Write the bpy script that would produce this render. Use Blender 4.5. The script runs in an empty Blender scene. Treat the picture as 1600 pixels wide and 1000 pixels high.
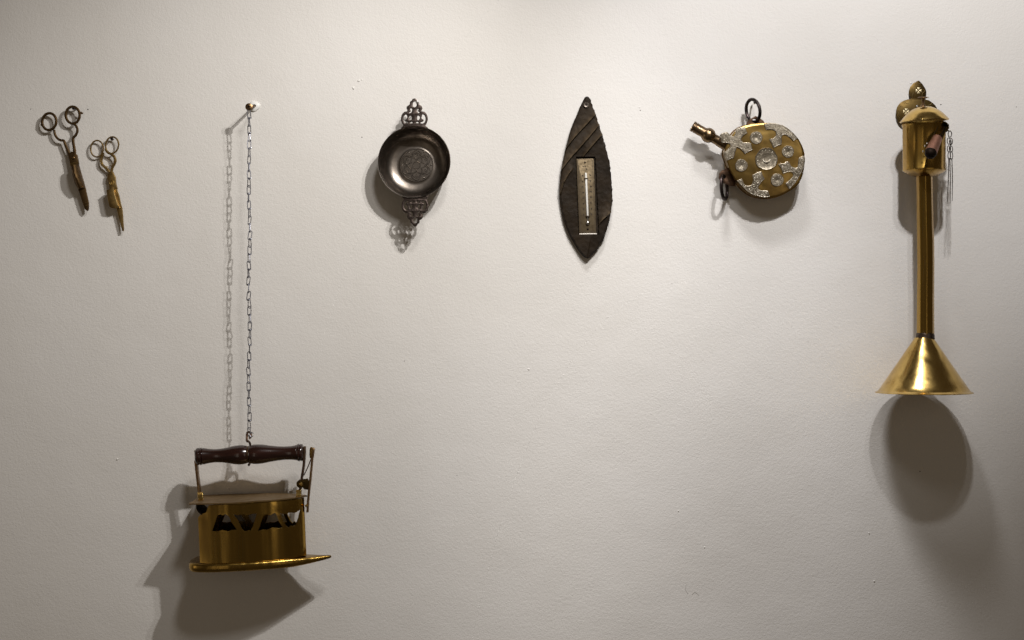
import bpy, bmesh, math, random
from mathutils import Vector, Matrix, noise
random.seed(7)
PI = math.pi
R = math.radians
scene = bpy.context.scene
C = scene.collection

# ------------------------------------------------------------------ camera
D = 2500.0                                   # camera to wall, mm
cam_d = bpy.data.cameras.new('camera')
cam_d.sensor_width = 36.0
cam_d.lens = 36.0 * D / 1600.0
cam_d.clip_start = 0.05
cam_d.clip_end = 100
cam = bpy.data.objects.new('camera', cam_d)
cam.location = (0, -D / 1000, 0)
cam.rotation_euler = (R(90), 0, 0)
C.objects.link(cam)
scene.camera = cam

# ------------------------------------------------------------------ world: a dim, even gallery
w = bpy.data.worlds.new('World')
scene.world = w
w.use_nodes = True
bg = w.node_tree.nodes['Background']
bg.inputs[0].default_value = (1.0, 0.76, 0.50, 1)
bg.inputs[1].default_value = 0.052

# ------------------------------------------------------------------ gallery lamps
def aim(o, target):
    d = Vector(target) - o.location
    o.rotation_euler = d.to_track_quat('-Z', 'Y').to_euler()

def spot(loc, target, watts, half_angle, blend, radius, col):
    l = bpy.data.lights.new('spotlight', 'SPOT')
    l.energy = watts
    l.spot_size = R(2 * half_angle)
    l.spot_blend = blend
    l.shadow_soft_size = radius
    l.color = col
    o = bpy.data.objects.new('spotlight', l)
    o.location = loc
    aim(o, target)
    C.objects.link(o)
    return o

def area(loc, target, watts, sx, sy, col, shape='RECTANGLE'):
    l = bpy.data.lights.new('added_room_light', 'AREA')
    l.energy = watts
    l.shape = shape
    l.size = sx
    l.size_y = sy
    l.color = col
    o = bpy.data.objects.new('added_room_light', l)
    o.location = loc
    aim(o, target)
    C.objects.link(o)
    return o

WARM = (1.0, 0.970, 0.935)
WHITE = (1.0, 0.985, 0.985)
spot((0.265, -0.90, 0.863), (-0.456, 0, -0.014), 42, 36.2, 1.0, 0.016, WARM)      # over the left half
spot((0.365, -0.90, 0.863), (-0.456, 0, -0.014), 14, 36.2, 1.0, 0.016, WARM)
spot((0.475, -0.90, 0.955), (0.619, 0, 0.529), 37, 33.6, 0.70, 0.021, WHITE)     # over the right half
spot((0.565, -0.90, 0.955), (0.619, 0, 0.529), 9, 33.6, 0.70, 0.016, WHITE)
spot((0.100, -0.820, 1.42), (0.342, 0, -0.641), 132, 15.4, 1.0, 0.17, WHITE)    # large soft washers
spot((0.100, -1.258, 1.10), (-0.276, 0, -0.10), 26, 34.7, 1.0, 0.11, WARM)
area((-3.9, -1.45, -0.1), (-0.4, 0, -0.2), 6, 0.7, 1.8, (1, 0.86, 0.70))         # unseen room lights, added for the brass to reflect
area((-1.35, -3.7, -0.35), (-0.3, 0, -0.3), 2.6, 0.4, 2.6, (1, 0.86, 0.70))
area((1.7, -3.8, 0.2), (0, 0, 0), 4, 0.5, 2.2, (1, 0.86, 0.70))

scene.view_settings.view_transform = 'Standard'
scene.view_settings.look = 'None'
scene.view_settings.exposure = 0.0
scene.view_settings.gamma = 1.0

# ------------------------------------------------------------------ materials
class NT:
    def __init__(self, name):
        self.m = bpy.data.materials.new(name)
        self.m.use_nodes = True
        self.t = self.m.node_tree
        self.b = self.t.nodes['Principled BSDF']
        self.co = self.n('ShaderNodeTexCoord').outputs['Object']
    def n(self, kind, **kw):
        x = self.t.nodes.new(kind)
        for k, v in kw.items():
            setattr(x, k, v)
        return x
    def link(self, a, b):
        self.t.links.new(a, b)
    def noise(self, scale, detail=4, rough=0.55, dist=0.0, stretch=None):
        x = self.n('ShaderNodeTexNoise')
        x.inputs['Scale'].default_value = scale
        x.inputs['Detail'].default_value = detail
        x.inputs['Roughness'].default_value = rough
        x.inputs['Distortion'].default_value = dist
        if stretch:
            mp = self.n('ShaderNodeMapping')
            mp.inputs['Scale'].default_value = stretch
            self.link(self.co, mp.inputs[0])
            self.link(mp.outputs[0], x.inputs['Vector'])
        else:
            self.link(self.co, x.inputs['Vector'])
        return x.outputs['Fac']
    def ramp(self, fac, stops):
        x = self.n('ShaderNodeValToRGB')
        e = x.color_ramp.elements
        while len(e) < len(stops):
            e.new(0.5)
        for el, (p, c) in zip(e, stops):
            el.position = p
            el.color = (c[0], c[1], c[2], 1) if hasattr(c, '__len__') else (c, c, c, 1)
        self.link(fac, x.inputs[0])
        return x.outputs[0]
    def bump(self, fac, dist, strength=1.0, prev=None):
        x = self.n('ShaderNodeBump')
        x.inputs['Strength'].default_value = strength
        x.inputs['Distance'].default_value = dist
        self.link(fac, x.inputs['Height'])
        if prev is not None:
            self.link(prev, x.inputs['Normal'])
        self.link(x.outputs[0], self.b.inputs['Normal'])
        return x.outputs[0]
    def set(self, metallic=None, rough=None, col=None, spec=None, coat=None):
        if metallic is not None: self.b.inputs['Metallic'].default_value = metallic
        if rough is not None: self.b.inputs['Roughness'].default_value = rough
        if col is not None: self.b.inputs['Base Color'].default_value = (*col, 1)
        if spec is not None: self.b.inputs['Specular IOR Level'].default_value = spec
        if coat is not None:
            self.b.inputs['Coat Weight'].default_value = coat
            self.b.inputs['Coat Roughness'].default_value = 0.12
        return self

def metal(name, c0, c1, r0, r1, spots=60, fine=500, dent=0.0, dent_scale=25, fine_d=0.00004, stretch=None, dent_stretch=None):
    m = NT(name).set(metallic=1.0)
    a = m.noise(spots, 5, 0.62, 0.4, stretch)
    m.link(m.ramp(a, [(0.32, c1), (0.62, c0)]), m.b.inputs['Base Color'])
    m.link(m.ramp(a, [(0.32, r1), (0.66, r0)]), m.b.inputs['Roughness'])
    p = None
    if dent:
        p = m.bump(m.noise(dent_scale, 2, 0.4, 0, dent_stretch), dent, 1.0)
    m.bump(m.noise(fine, 3), fine_d, 1.0, p)
    return m.m

M = {}
M['brass_iron'] = metal('aged_brass_sheet', (0.42, 0.265, 0.062), (0.20, 0.122, 0.03), 0.18, 0.32, 22, 700, 0.0022, 36, 0.00001, (1, 1, 0.16), (1, 1, 0.06))
M['brass_lid'] = metal('dusty_brass_sheet', (0.27, 0.18, 0.085), (0.19, 0.125, 0.058), 0.45, 0.58, 50, 700, 0.0, 22, 0.00003)
M['brass_bright'] = metal('polished_brass', (0.70, 0.49, 0.17), (0.48, 0.31, 0.09), 0.15, 0.3, 40, 600, 0.0022, 22, 0.000006, (1, 1, 0.5))
M['brass_lamp'] = metal('lamp_brass', (0.52, 0.33, 0.08), (0.28, 0.165, 0.038), 0.18, 0.32, 26, 700, 0.0026, 36, 0.00001, (1, 1, 0.15), (1, 1, 0.05))
M['brass_plate'] = metal('tarnished_brass_plate', (0.092, 0.06, 0.02), (0.055, 0.034, 0.012), 0.34, 0.48, 60, 600, 0.0004, 60)
M['brass_flask'] = metal('golden_flask_brass', (0.46, 0.31, 0.10), (0.22, 0.13, 0.04), 0.26, 0.4, 24, 500, 0.0026, 30, 0.00002)
M['brass_worn'] = metal('brown_worn_brass', (0.27, 0.17, 0.085), (0.12, 0.07, 0.038), 0.32, 0.5, 90, 700)
M['brass_scissors'] = metal('bronzed_scissor_metal', (0.15, 0.092, 0.042), (0.065, 0.04, 0.018), 0.38, 0.55, 70, 800)
M['brass_small'] = metal('small_scissor_brass', (0.42, 0.29, 0.115), (0.18, 0.115, 0.042), 0.3, 0.46, 90, 800)
M['brass_spout'] = metal('grey_brown_spout_brass', (0.25, 0.17, 0.095), (0.10, 0.066, 0.042), 0.24, 0.42, 70, 700)
M['copper'] = metal('dull_copper', (0.40, 0.21, 0.15), (0.26, 0.13, 0.09), 0.45, 0.6, 90, 800)
M['dark_iron'] = metal('dark_iron', (0.05, 0.038, 0.036), (0.022, 0.017, 0.016), 0.34, 0.5, 120, 900)
M['soot'] = metal('sooted_iron', (0.026, 0.018, 0.014), (0.011, 0.008, 0.006), 0.5, 0.7, 100, 900)
M['rust'] = metal('rusty_brown_iron', (0.13, 0.078, 0.05), (0.06, 0.036, 0.025), 0.5, 0.65, 140, 700)
M['chain'] = metal('steel_wire', (0.40, 0.41, 0.46), (0.20, 0.20, 0.24), 0.3, 0.4, 200, 900)
M['steel'] = metal('bright_steel', (0.75, 0.74, 0.72), (0.6, 0.59, 0.57), 0.18, 0.28, 200, 900)
M['pick'] = metal('thin_dark_wire', (0.13, 0.11, 0.10), (0.07, 0.06, 0.055), 0.36, 0.5, 200, 900)
M['pewter'] = metal('dark_pewter', (0.23, 0.20, 0.172), (0.10, 0.085, 0.073), 0.27, 0.44, 34, 600, 0.0006, 40, 0.00002)
M['pewter_cast'] = metal('cast_dark_pewter', (0.075, 0.058, 0.05), (0.04, 0.031, 0.027), 0.4, 0.55, 90, 600, 0.0004, 300)

def silver(name, lo, hi):
    m = NT(name).set(metallic=1.0)
    a = m.noise(150, 4, 0.6)
    m.link(m.ramp(a, [(0.35, lo), (0.62, hi)]), m.b.inputs['Base Color'])
    m.set(rough=0.46)
    p = m.bump(m.noise(230, 2, 0.5, 2.2), 0.0003, 1.0)
    m.bump(m.noise(480, 3), 0.00008, 1.0, p)
    return m.m
M['silver'] = silver('grimy_silver_sheet', (0.20, 0.17, 0.125), (0.40, 0.35, 0.27))
M['silver_relief'] = silver('worn_silver_relief', (0.36, 0.32, 0.25), (0.56, 0.51, 0.43))

def wall_mat():
    m = NT('painted_plaster')
    a = m.noise(1.7, 5, 0.6)
    m.link(m.ramp(a, [(0.25, (0.69, 0.662, 0.622)), (0.5, (0.724, 0.699, 0.668)), (0.75, (0.742, 0.722, 0.70))]), m.b.inputs['Base Color'])
    m.set(rough=0.62, spec=0.25)
    p = m.bump(m.noise(6, 3, 0.5), 0.0030, 1.0)
    p = m.bump(m.noise(200, 5, 0.62, 0.25), 0.00055, 1.0, p)
    m.bump(m.noise(460, 3, 0.6), 0.00035, 1.0, p)
    return m.m
M['wall'] = wall_mat()
M['paint'] = NT('wall_paint_flake').set(rough=0.6, col=(0.78, 0.76, 0.73)).m
M['hole'] = NT('dark_hole').set(rough=0.9, col=(0.035, 0.022, 0.016)).m
M['scuff'] = NT('grey_scuff').set(rough=0.7, col=(0.42, 0.40, 0.37)).m
M['plug'] = NT('white_plastic').set(rough=0.45, col=(0.78, 0.77, 0.74)).m

def wood():
    m = NT('dark_varnished_wood')
    a = m.noise(60, 5, 0.6, 0.6, (0.25, 3, 3))
    m.link(m.ramp(a, [(0.3, (0.009, 0.0032, 0.0025)), (0.7, (0.030, 0.009, 0.006))]), m.b.inputs['Base Color'])
    m.set(rough=0.22, spec=0.5, coat=0.5)
    m.bump(a, 0.00015, 0.6)
    return m.m
M['wood'] = wood()

def slate():
    m = NT('dark_knapped_slate')
    a = m.noise(40, 6, 0.65, 0.3)
    at_ = m.n('ShaderNodeAttribute', attribute_name='crest_light')
    mx = m.n('ShaderNodeMix', data_type='RGBA')
    m.link(at_.outputs['Fac'], mx.inputs['Factor'])
    m.link(m.ramp(a, [(0.3, (0.010, 0.0068, 0.0040)), (0.7, (0.024, 0.016, 0.0092))]), mx.inputs[6])
    m.link(m.ramp(a, [(0.3, (0.065, 0.045, 0.026)), (0.7, (0.125, 0.09, 0.055))]), mx.inputs[7])  # paler colour painted on the lit side of the ridges
    m.link(mx.outputs[2], m.b.inputs['Base Color'])
    m.set(rough=0.55, spec=0.10)
    p = m.bump(m.noise(90, 5, 0.65, 0.0, (1, 1, 1)), 0.0006, 1.0)
    m.bump(m.noise(500, 3), 0.0003, 1.0, p)
    return m.m
M['slate'] = slate()
M['brass_thermo'] = metal('etched_thermometer_brass', (0.165, 0.128, 0.08), (0.09, 0.067, 0.04), 0.5, 0.62, 150, 900)
M['ink'] = NT('dark_engraving').set(rough=0.7, col=(0.045, 0.028, 0.014)).m
M['tube_glass'] = NT('milky_glass').set(rough=0.15, col=(0.80, 0.78, 0.73), spec=0.6).m
M['pale'] = NT('pale_highlight').set(rough=0.6, col=(0.78, 0.72, 0.64)).m  # bright line of the recess edge, put into the colour
M['etch'] = metal('bright_etched_brass', (0.80, 0.70, 0.46), (0.62, 0.52, 0.30), 0.4, 0.5, 200, 900)
M['etch_line'] = metal('scratched_brass_line', (0.50, 0.38, 0.17), (0.40, 0.29, 0.12), 0.4, 0.5, 200, 900)
M['solder'] = metal('grey_solder', (0.11, 0.08, 0.06), (0.035, 0.025, 0.018), 0.4, 0.6, 300, 600, 0.001, 200)

# ------------------------------------------------------------------ mesh building (mm; u right, v up, w towards the viewer)
def V(u, v, w=0.0):
    return Vector((u, -w, v))

def catmull(pts, n=6, closed=False):
    out = []
    m = len(pts)
    rng = range(m) if closed else range(m - 1)
    P = [Vector(p) for p in pts]
    for i in rng:
        if closed:
            p0, p1, p2, p3 = P[i - 1], P[i], P[(i + 1) % m], P[(i + 2) % m]
        else:
            p0, p1, p2, p3 = P[max(i - 1, 0)], P[i], P[i + 1], P[min(i + 2, m - 1)]
        for k in range(n):
            t = k / n
            out.append(0.5 * ((2 * p1) + (p2 - p0) * t + (2 * p0 - 5 * p1 + 4 * p2 - p3) * t * t + (3 * p1 - p0 - 3 * p2 + p3) * t ** 3))
    if not closed:
        out.append(P[-1])
    return out

class MB:
    def __init__(self):
        self.v = []
        self.f = []
    def add(self, verts, faces):
        o = len(self.v)
        self.v.extend(Vector(x) for x in verts)
        self.f.extend([tuple(i + o for i in f) for f in faces])
        return self
    def tube(self, pts, r, n=8, closed=False, flat=1.0, up=None):
        P = [Vector(p) for p in pts]
        m = len(P)
        rad = r if hasattr(r, '__len__') else [r] * m
        vs, fs = [], []
        nrm = None
        for i in range(m):
            if closed:
                t = P[(i + 1) % m] - P[i - 1]
            else:
                t = P[min(i + 1, m - 1)] - P[max(i - 1, 0)]
            t.normalize()
            if up is not None:
                nrm = Vector(up) - t * Vector(up).dot(t)
            elif nrm is None:
                a = Vector((0, 1, 0)) if abs(t.y) < 0.9 else Vector((1, 0, 0))
                nrm = a - t * a.dot(t)
            else:
                nrm = nrm - t * nrm.dot(t)
            if nrm.length < 1e-6:
                nrm = t.orthogonal()
            nrm.normalize()
            b = t.cross(nrm)
            for k in range(n):
                a = 2 * PI * (k + 0.5) / n
                vs.append(P[i] + nrm * (math.cos(a) * rad[i] * flat) + b * (math.sin(a) * rad[i]))
        seg = m if closed else m - 1
        for i in range(seg):
            j = (i + 1) % m
            for k in range(n):
                l = (k + 1) % n
                fs.append((i * n + k, i * n + l, j * n + l, j * n + k))
        if not closed:
            fs.append(tuple(range(n))[::-1])
            fs.append(tuple((m - 1) * n + k for k in range(n)))
        return self.add(vs, fs)
    def lathe(self, prof, origin=(0, 0, 0), axis=(0, 0, 1), n=32, ref=None, wob=None):
        ax = Vector(axis).normalized()
        r0 = Vector(ref) if ref else (Vector((1, 0, 0)) if abs(ax.x) < 0.9 else Vector((0, 0, 1)))
        e1 = (r0 - ax * r0.dot(ax)).normalized()
        e2 = ax.cross(e1)
        O = Vector(origin)
        vs, fs, idx = [], [], []
        for (r, h) in prof:
            if r < 1e-6:
                idx.append([len(vs)])
                vs.append(O + ax * h)
            else:
                ring = []
                for k in range(n):
                    a = 2 * PI * k / n
                    rr = r * (wob(a, h) if wob else 1)
                    ring.append(len(vs))
                    vs.append(O + ax * h + (e1 * math.cos(a) + e2 * math.sin(a)) * rr)
                idx.append(ring)
        for A, B in zip(idx, idx[1:]):
            if len(A) == 1 and len(B) == 1:
                continue
            for k in range(n):
                l = (k + 1) % n
                if len(A) == 1:
                    fs.append((A[0], B[l], B[k]))
                elif len(B) == 1:
                    fs.append((A[k], A[l], B[0]))
                else:
                    fs.append((A[k], A[l], B[l], B[k]))
        return self.add(vs, fs)
    def ball(self, c, r, n=12, sq=(1, 1, 1)):
        prof = [(math.sin(PI * i / 8) * r, -math.cos(PI * i / 8) * r) for i in range(9)]
        prof[0] = (0, -r); prof[-1] = (0, r)
        s = len(self.v)
        self.lathe(prof, c, (0, 0, 1), n)
        c = Vector(c)
        for i in range(s, len(self.v)):
            d = self.v[i] - c
            self.v[i] = c + Vector((d.x * sq[0], d.y * sq[1], d.z * sq[2]))
        return self
    def plate(self, outline, holes=(), w0=0.0, w1=1.0, bevel=0.2, cut=None, fn=None):
        """flat pierced sheet in the u-v plane from w0 to w1; fn maps (u, v, w) on to a bent sheet"""
        cu = bpy.data.curves.new('tmp', 'CURVE')
        cu.dimensions = '2D'
        cu.fill_mode = 'BOTH'
        h = (w1 - w0) / 2
        bevel = min(bevel, h * 0.9)
        cu.extrude = h - bevel
        cu.bevel_depth = bevel
        cu.bevel_resolution = 1
        cu.offset = -bevel
        for loop in [outline] + list(holes):
            sp = cu.splines.new('POLY')
            sp.points.add(len(loop) - 1)
            for p, q in zip(sp.points, loop):
                p.co = (q[0], q[1], 0, 1)
            sp.use_cyclic_u = True
        ob = bpy.data.objects.new('tmp', cu)
        me = ob.to_mesh()
        bm = bmesh.new()
        bm.from_mesh(me)
        ob.to_mesh_clear()
        bpy.data.objects.remove(ob)
        bpy.data.curves.remove(cu)
        bmesh.ops.remove_doubles(bm, verts=bm.verts, dist=0.002)
        if cut:
            for (co, no) in cut:
                bmesh.ops.bisect_plane(bm, geom=bm.verts[:] + bm.edges[:] + bm.faces[:], plane_co=co, plane_no=no, dist=1e-5)
        mid = (w0 + w1) / 2
        bm.verts.index_update()
        vs = []
        for x in bm.verts:
            u, v, ww = x.co.x, x.co.y, x.co.z + mid
            vs.append(fn(u, v, ww) if fn else V(u, v, ww))
        fs = [tuple(q.index for q in f.verts) for f in bm.faces]
        bm.free()
        return self.add(vs, fs)
    def polar(self, outline, c, rings, front, back=None):
        """slab whose front (and back) are rings of the outline shrinking to c; front(u,v,t)->w"""
        n = len(outline)
        vs, fs = [], []
        def side(fn, flip):
            start = len(vs)
            for k in range(rings):
                t = 1 - k / rings
                for p in outline:
                    u = c[0] + (p[0] - c[0]) * t
                    v = c[1] + (p[1] - c[1]) * t
                    vs.append(V(u, v, fn(u, v, t)))
            vs.append(V(c[0], c[1], fn(c[0], c[1], 0)))
            for k in range(rings - 1):
                for i in range(n):
                    j = (i + 1) % n
                    a, b = start + k * n + i, start + k * n + j
                    f = (a, b, b + n, a + n)
                    fs.append(f[::-1] if flip else f)
            o = start + (rings - 1) * n
            for i in range(n):
                f = (o + i, o + (i + 1) % n, start + rings * n)
                fs.append(f[::-1] if flip else f)
            return start
        a = side(front, False)
        if back:
            b = side(back, True)
            for i in range(n):
                j = (i + 1) % n
                fs.append((a + i, b + i, b + j, a + j))
        return self.add(vs, fs)
    def strip(self, pts, width_dir, half, thick, cap=True):
        """a flat bar along pts: width along width_dir"""
        P = [Vector(p) for p in pts]
        wd = Vector(width_dir).normalized()
        hs = half if hasattr(half, '__len__') else [half] * len(P)
        vs, fs = [], []
        for i, p in enumerate(P):
            t = (P[min(i + 1, len(P) - 1)] - P[max(i - 1, 0)]).normalized()
            n = t.cross(wd).normalized() * (thick / 2)
            q = wd * hs[i]
            vs += [p - q - n, p + q - n, p + q + n, p - q + n]
        for i in range(len(P) - 1):
            for k in range(4):
                l = (k + 1) % 4
                fs.append((i * 4 + k, i * 4 + l, i * 4 + 4 + l, i * 4 + 4 + k))
        fs += [(3, 2, 1, 0), tuple(len(vs) - 4 + k for k in range(4))]
        return self.add(vs, fs)
    def mesh(self, name, mat, angle=35, jitter=0):
        me = bpy.data.meshes.new(name)
        me.from_pydata([tuple(x * 0.001) for x in self.v], [], self.f)
        bm = bmesh.new()
        bm.from_mesh(me)
        bmesh.ops.recalc_face_normals(bm, faces=bm.faces)
        bm.to_mesh(me)
        bm.free()
        me.polygons.foreach_set('use_smooth', [True] * len(me.polygons))
        me.set_sharp_from_angle(angle=R(angle))
        me.materials.append(mat)
        me.update()
        return me
    def build(self, name, mat, parent=None, label=None, angle=35, bevel=0):
        o = bpy.data.objects.new(name, self.mesh(name, mat, angle))
        C.objects.link(o)
        if parent:
            o.parent = parent
        if label:
            o['label'] = label
        if bevel:
            b = o.modifiers.new('bevel', 'BEVEL')
            b.width = bevel * 0.001
            b.segments = 2
            b.limit_method = 'ANGLE'
            b.angle_limit = R(40)
        return o

def tag(o, label, cat, group=None):
    o['label'] = label
    o['category'] = cat
    if group:
        o['group'] = group
    return o

def thing(name, label, cat, loc, rot=(0, 0, 0), group=None):
    o = bpy.data.objects.new(name, None)
    o.empty_display_size = 0.02
    o.location = loc
    o.rotation_euler = rot
    C.objects.link(o)
    return tag(o, label, cat, group)

def at(px, py, d):
    """place in the room (metres) of a point d mm in front of the wall, seen at px, py"""
    s = 1 - d / D
    return Vector(((px - 800) * s / 1000, -d / 1000, (500 - py) * s / 1000))

class Trace:
    """local u, v (mm) of measured points for a thing whose base stands at px, py, depth d"""
    def __init__(self, px, py, d, k=1.0, ox=0.0, oy=0.0):
        self.c, self.s, self.k, self.ox, self.oy = (px, py), 1 - d / D, k, ox, oy
    def __call__(self, x, y):
        x = self.ox + x / self.k
        y = self.oy + y / self.k
        return ((x - self.c[0]) * self.s, (self.c[1] - y) * self.s)
    def zoom(self, k, ox, oy):
        t = Trace(*self.c, 0, k, ox, oy)
        t.s = self.s
        return t
    def pts(self, lst):
        return [self(*p) for p in lst]

# ------------------------------------------------------------------ the wall
mb = MB()
X, Z0, Z1, T = 4000, -1600, 1600, 120
mb.add([V(-X, Z0, 0), V(X, Z0, 0), V(X, Z1, 0), V(-X, Z1, 0), V(-X, Z0, -T), V(X, Z0, -T), V(X, Z1, -T), V(-X, Z1, -T)],
       [(0, 1, 2, 3), (5, 4, 7, 6), (4, 0, 3, 7), (1, 5, 6, 2), (3, 2, 6, 7), (4, 5, 1, 0)])
wall = mb.build('wall', M['wall'])
wall['kind'] = 'structure'

def blob(px, py, r, h, name, mat, squash=1.0, rot=0.0):
    s = random.random() * 50
    prof = [(1.0, 0.0), (0.86, 0.55), (0.5, 0.9), (0, 1.0)]
    m = MB()
    vs, fs = [], []
    n = 10
    for (q, hh) in prof[:-1]:
        for k in range(n):
            a = 2 * PI * k / n
            rr = 0.72 * r * q * (1 + 0.35 * noise.noise(Vector((math.cos(a) * 1.3 + s, math.sin(a) * 1.3, s))))
            x, y = rr * math.cos(a), rr * math.sin(a) * squash
            vs.append(V(px - 800 + x * math.cos(rot) - y * math.sin(rot), 500 - py + x * math.sin(rot) + y * math.cos(rot), h * hh + 0.05))
    vs.append(V(px - 800, 500 - py, h))
    for i in range(2):
        for k in range(n):
            l = (k + 1) % n
            fs.append((i * n + k, i * n + l, i * n + n + l, i * n + n + k))
    for k in range(n):
        fs.append((2 * n + k, 2 * n + (k + 1) % n, 3 * n))
    m.add(vs, fs)
    return m.build(name, mat, wall, angle=80)

for (px, py, r, h, sq, ro) in [(561, 126, 3.6, 1.3, 0.7, 0.6), (565, 124.5, 2.2, 1.0, 0.8, 0), (552, 137, 3.0, 1.0, 0.9, 0), (999, 167.5, 2.6, 0.9, 0.5, 1.1),
                       (1423, 129.5, 2.8, 0.9, 1, 0), (183.5, 717.5, 2.2, 1.5, 0.7, 0.2), (1358, 833, 2.2, 1.2, 0.6, -0.9), (1366, 908, 1.8, 1.2, 1, 0),
                       (826, 577, 2.2, 1.1, 0.8, 0), (1060, 798, 1.7, 0.9, 1, 0), (1101, 855, 1.6, 0.9, 1, 0), (356.5, 764, 2.0, 1.2, 0.8, 0.5), (687, 649, 1.5, 0.7, 0.6, 0)]:
    blob(px, py, r, h, 'paint_flake', M['paint'], sq, ro)
for (px, py, r) in [(48, 170.5, 1.1), (137.5, 171, 1.6), (565.5, 214.5, 1.2), (1470, 163.5, 1.5), (1437.5, 736.5, 1.2), (1000.5, 172.5, 1.2), (1588, 167, 1.0), (632, 564, 0.9), (714, 743, 0.9), (552, 139.8, 1.1)]:
    blob(px, py, r, 0.25, 'nail_hole', M['hole'], 0.9, 0)
m = MB()
m.tube([V(1072 - 800 + dx, 500 - 921 - dy, 0.12) for dx, dy in [(0, -8), (-1, 0), (3, 7)]], 0.3, 4)
m.tube([V(1085 - 800 + dx, 500 - 926 - dy, 0.12) for dx, dy in [(-4, 3), (1, -1), (7, 4)]], 0.3, 4)
m.build('scuff_mark', M['scuff'], wall)

def nail(px, py, d, head, label, mat, shaft=1.1, droop=0.0, group=None, name='nail', cat='nail'):
    """a nail or pin in the wall: shaft from the wall to depth d and a small head"""
    p = at(px, py, d)
    t = thing(name, label, cat, (p.x, 0, p.z + droop / 1000), (0, 0, 0), group)
    m = MB()
    m.tube([V(0, 0, -4), V(0, -droop * 0.4, d * 0.5), V(0, -droop, d)], shaft, 8)
    m.build('shank', mat, t)
    m = MB()
    m.lathe([(0, d - 0.6), (head * 0.9, d - 0.6), (head, d), (head * 0.8, d + 0.8), (0, d + 1.2)], V(0, -droop, 0), (0, -1, 0), 14)
    m.build('head', mat, t)
    return t

# ------------------------------------------------------------------ candle scissors
def ellipse(c, rx, ry, rot=0, n=36):
    return [(c[0] + rx * math.cos(a) * math.cos(rot) - ry * math.sin(a) * math.sin(rot), c[1] + rx * math.cos(a) * math.sin(rot) + ry * math.sin(a) * math.cos(rot)) for a in [2 * PI * k / n for k in range(n)]]

# large pair
d0 = 10
T0 = Trace(114, 168, d0)
Tz = T0.zoom(4.545, 20, 140)
k = T0.s / 4.545
t = thing('wick_scissors', 'larger dark bronze wick scissors with knobs on their open finger rings, far left', 'scissors', at(114, 168, d0), (0, 0, 0), 'old wick scissors on the wall')
for (c, rx, ry, rot, path, knob, wz) in [
        ((257, 227), 50, 60, 0.12, [(292, 285), (298, 318), (316, 346), (340, 360), (360, 362), (372, 392), (388, 428), (402, 462), (425, 500)], [(212, 240), (202, 252), (196, 254)], -1.2),
        ((427, 182), 49, 60, -0.05, [(440, 246), (456, 268), (460, 298), (446, 328), (430, 346), (432, 385), (438, 420), (440, 450), (434, 490)], [(474, 168), (488, 166), (500, 171)], 1.2)]:
    m = MB()
    m.tube([V(*Tz(*p), wz) for p in ellipse(c, rx, ry, rot)], 2.15, 8, True, flat=1.0)
    pts = catmull(Tz.pts(path), 5)
    n = len(pts)
    m.tube([V(p[0], p[1], wz) for p in pts], [1.95 + 0.9 * (i / n) ** 2 for i in range(n)], 8)
    h = m.build('handle', M['brass_scissors'], t)
    m = MB()
    kp = [V(*Tz(*p), wz) for p in knob]
    m.tube(kp, [2.4, 2.1, 0.9], 8)
    m.build('knob', M['brass_scissors'], h)
m = MB()
m.plate(Tz.pts([(393, 456), (424, 440), (458, 462), (470, 520), (470, 540), (414, 548), (404, 505)]), [], -2.2, 2.6, 0.5)
m.build('hinge_plate', M['brass_scissors'], t)
m = MB(); p = Tz(433, 486)
m.lathe([(0, 2.2), (2.6, 2.2), (2.6, 3.2), (1.6, 4), (0, 4.2)], V(p[0], p[1], 0), (0, -1, 0), 14)
m.build('pivot_screw', M['brass_scissors'], t)
for y in (520, 531):
    m = MB()
    m.tube([V(*Tz(411, y + 8), 2.6), V(*Tz(440, y + 2), 3.4), V(*Tz(470, y - 7), 2.6)], 0.7, 6)
    m.build('band', M['brass_small'], t)
# snuffer box: a half round trough standing out from the blade
def trough(m, A, B, half, depth, T, w0, n=9):
    a = Vector(T(*A)); b = Vector(T(*B))
    ax = (b - a).normalized()
    nr = Vector((-ax.y, ax.x))
    rows = 9
    vs, fs = [], []
    for i in range(rows):
        s = i / (rows - 1)
        c = a.lerp(b, s)
        hw = half[0] + (half[1] - half[0]) * s
        dp = depth * (0.55 + 0.45 * math.sin(PI * min(s * 0.85 + 0.12, 1)))
        for j in range(n):
            th = PI * j / (n - 1)
            q = c + nr * (hw * math.cos(th))
            vs.append(V(q.x, q.y, w0 + dp * math.sin(th)))
    for i in range(rows - 1):
        for j in range(n - 1):
            fs.append((i * n + j, i * n + j + 1, i * n + n + j + 1, i * n + n + j))
    fs.append(tuple(range(n)))
    fs.append(tuple((rows - 1) * n + j for j in range(n))[::-1])
    return m.add(vs, fs)
m = MB()
trough(m, (440, 542), (492, 705), (6.3, 5.6), 15, Tz, 1.2)
m.build('snuffer_box', M['brass_scissors'], t, angle=50)
m = MB()
m.plate(Tz.pts([(412, 540), (470, 534), (495, 620), (518, 700), (530, 755), (541, 805), (541, 850), (530, 864), (512, 848), (488, 780), (470, 722), (440, 660), (422, 600)]), [], -1.6, 1.4, 0.5)
m.build('blade', M['brass_scissors'], t)
for y in (803, 824):
    m = MB()
    m.tube([V(*Tz(500 + (y - 803) * 0.4, y + 8), 1.2), V(*Tz(522, y), 2.0), V(*Tz(541, y - 6), 1.2)], 0.55, 6)
    m.build('band', M['brass_small'], t)

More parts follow.
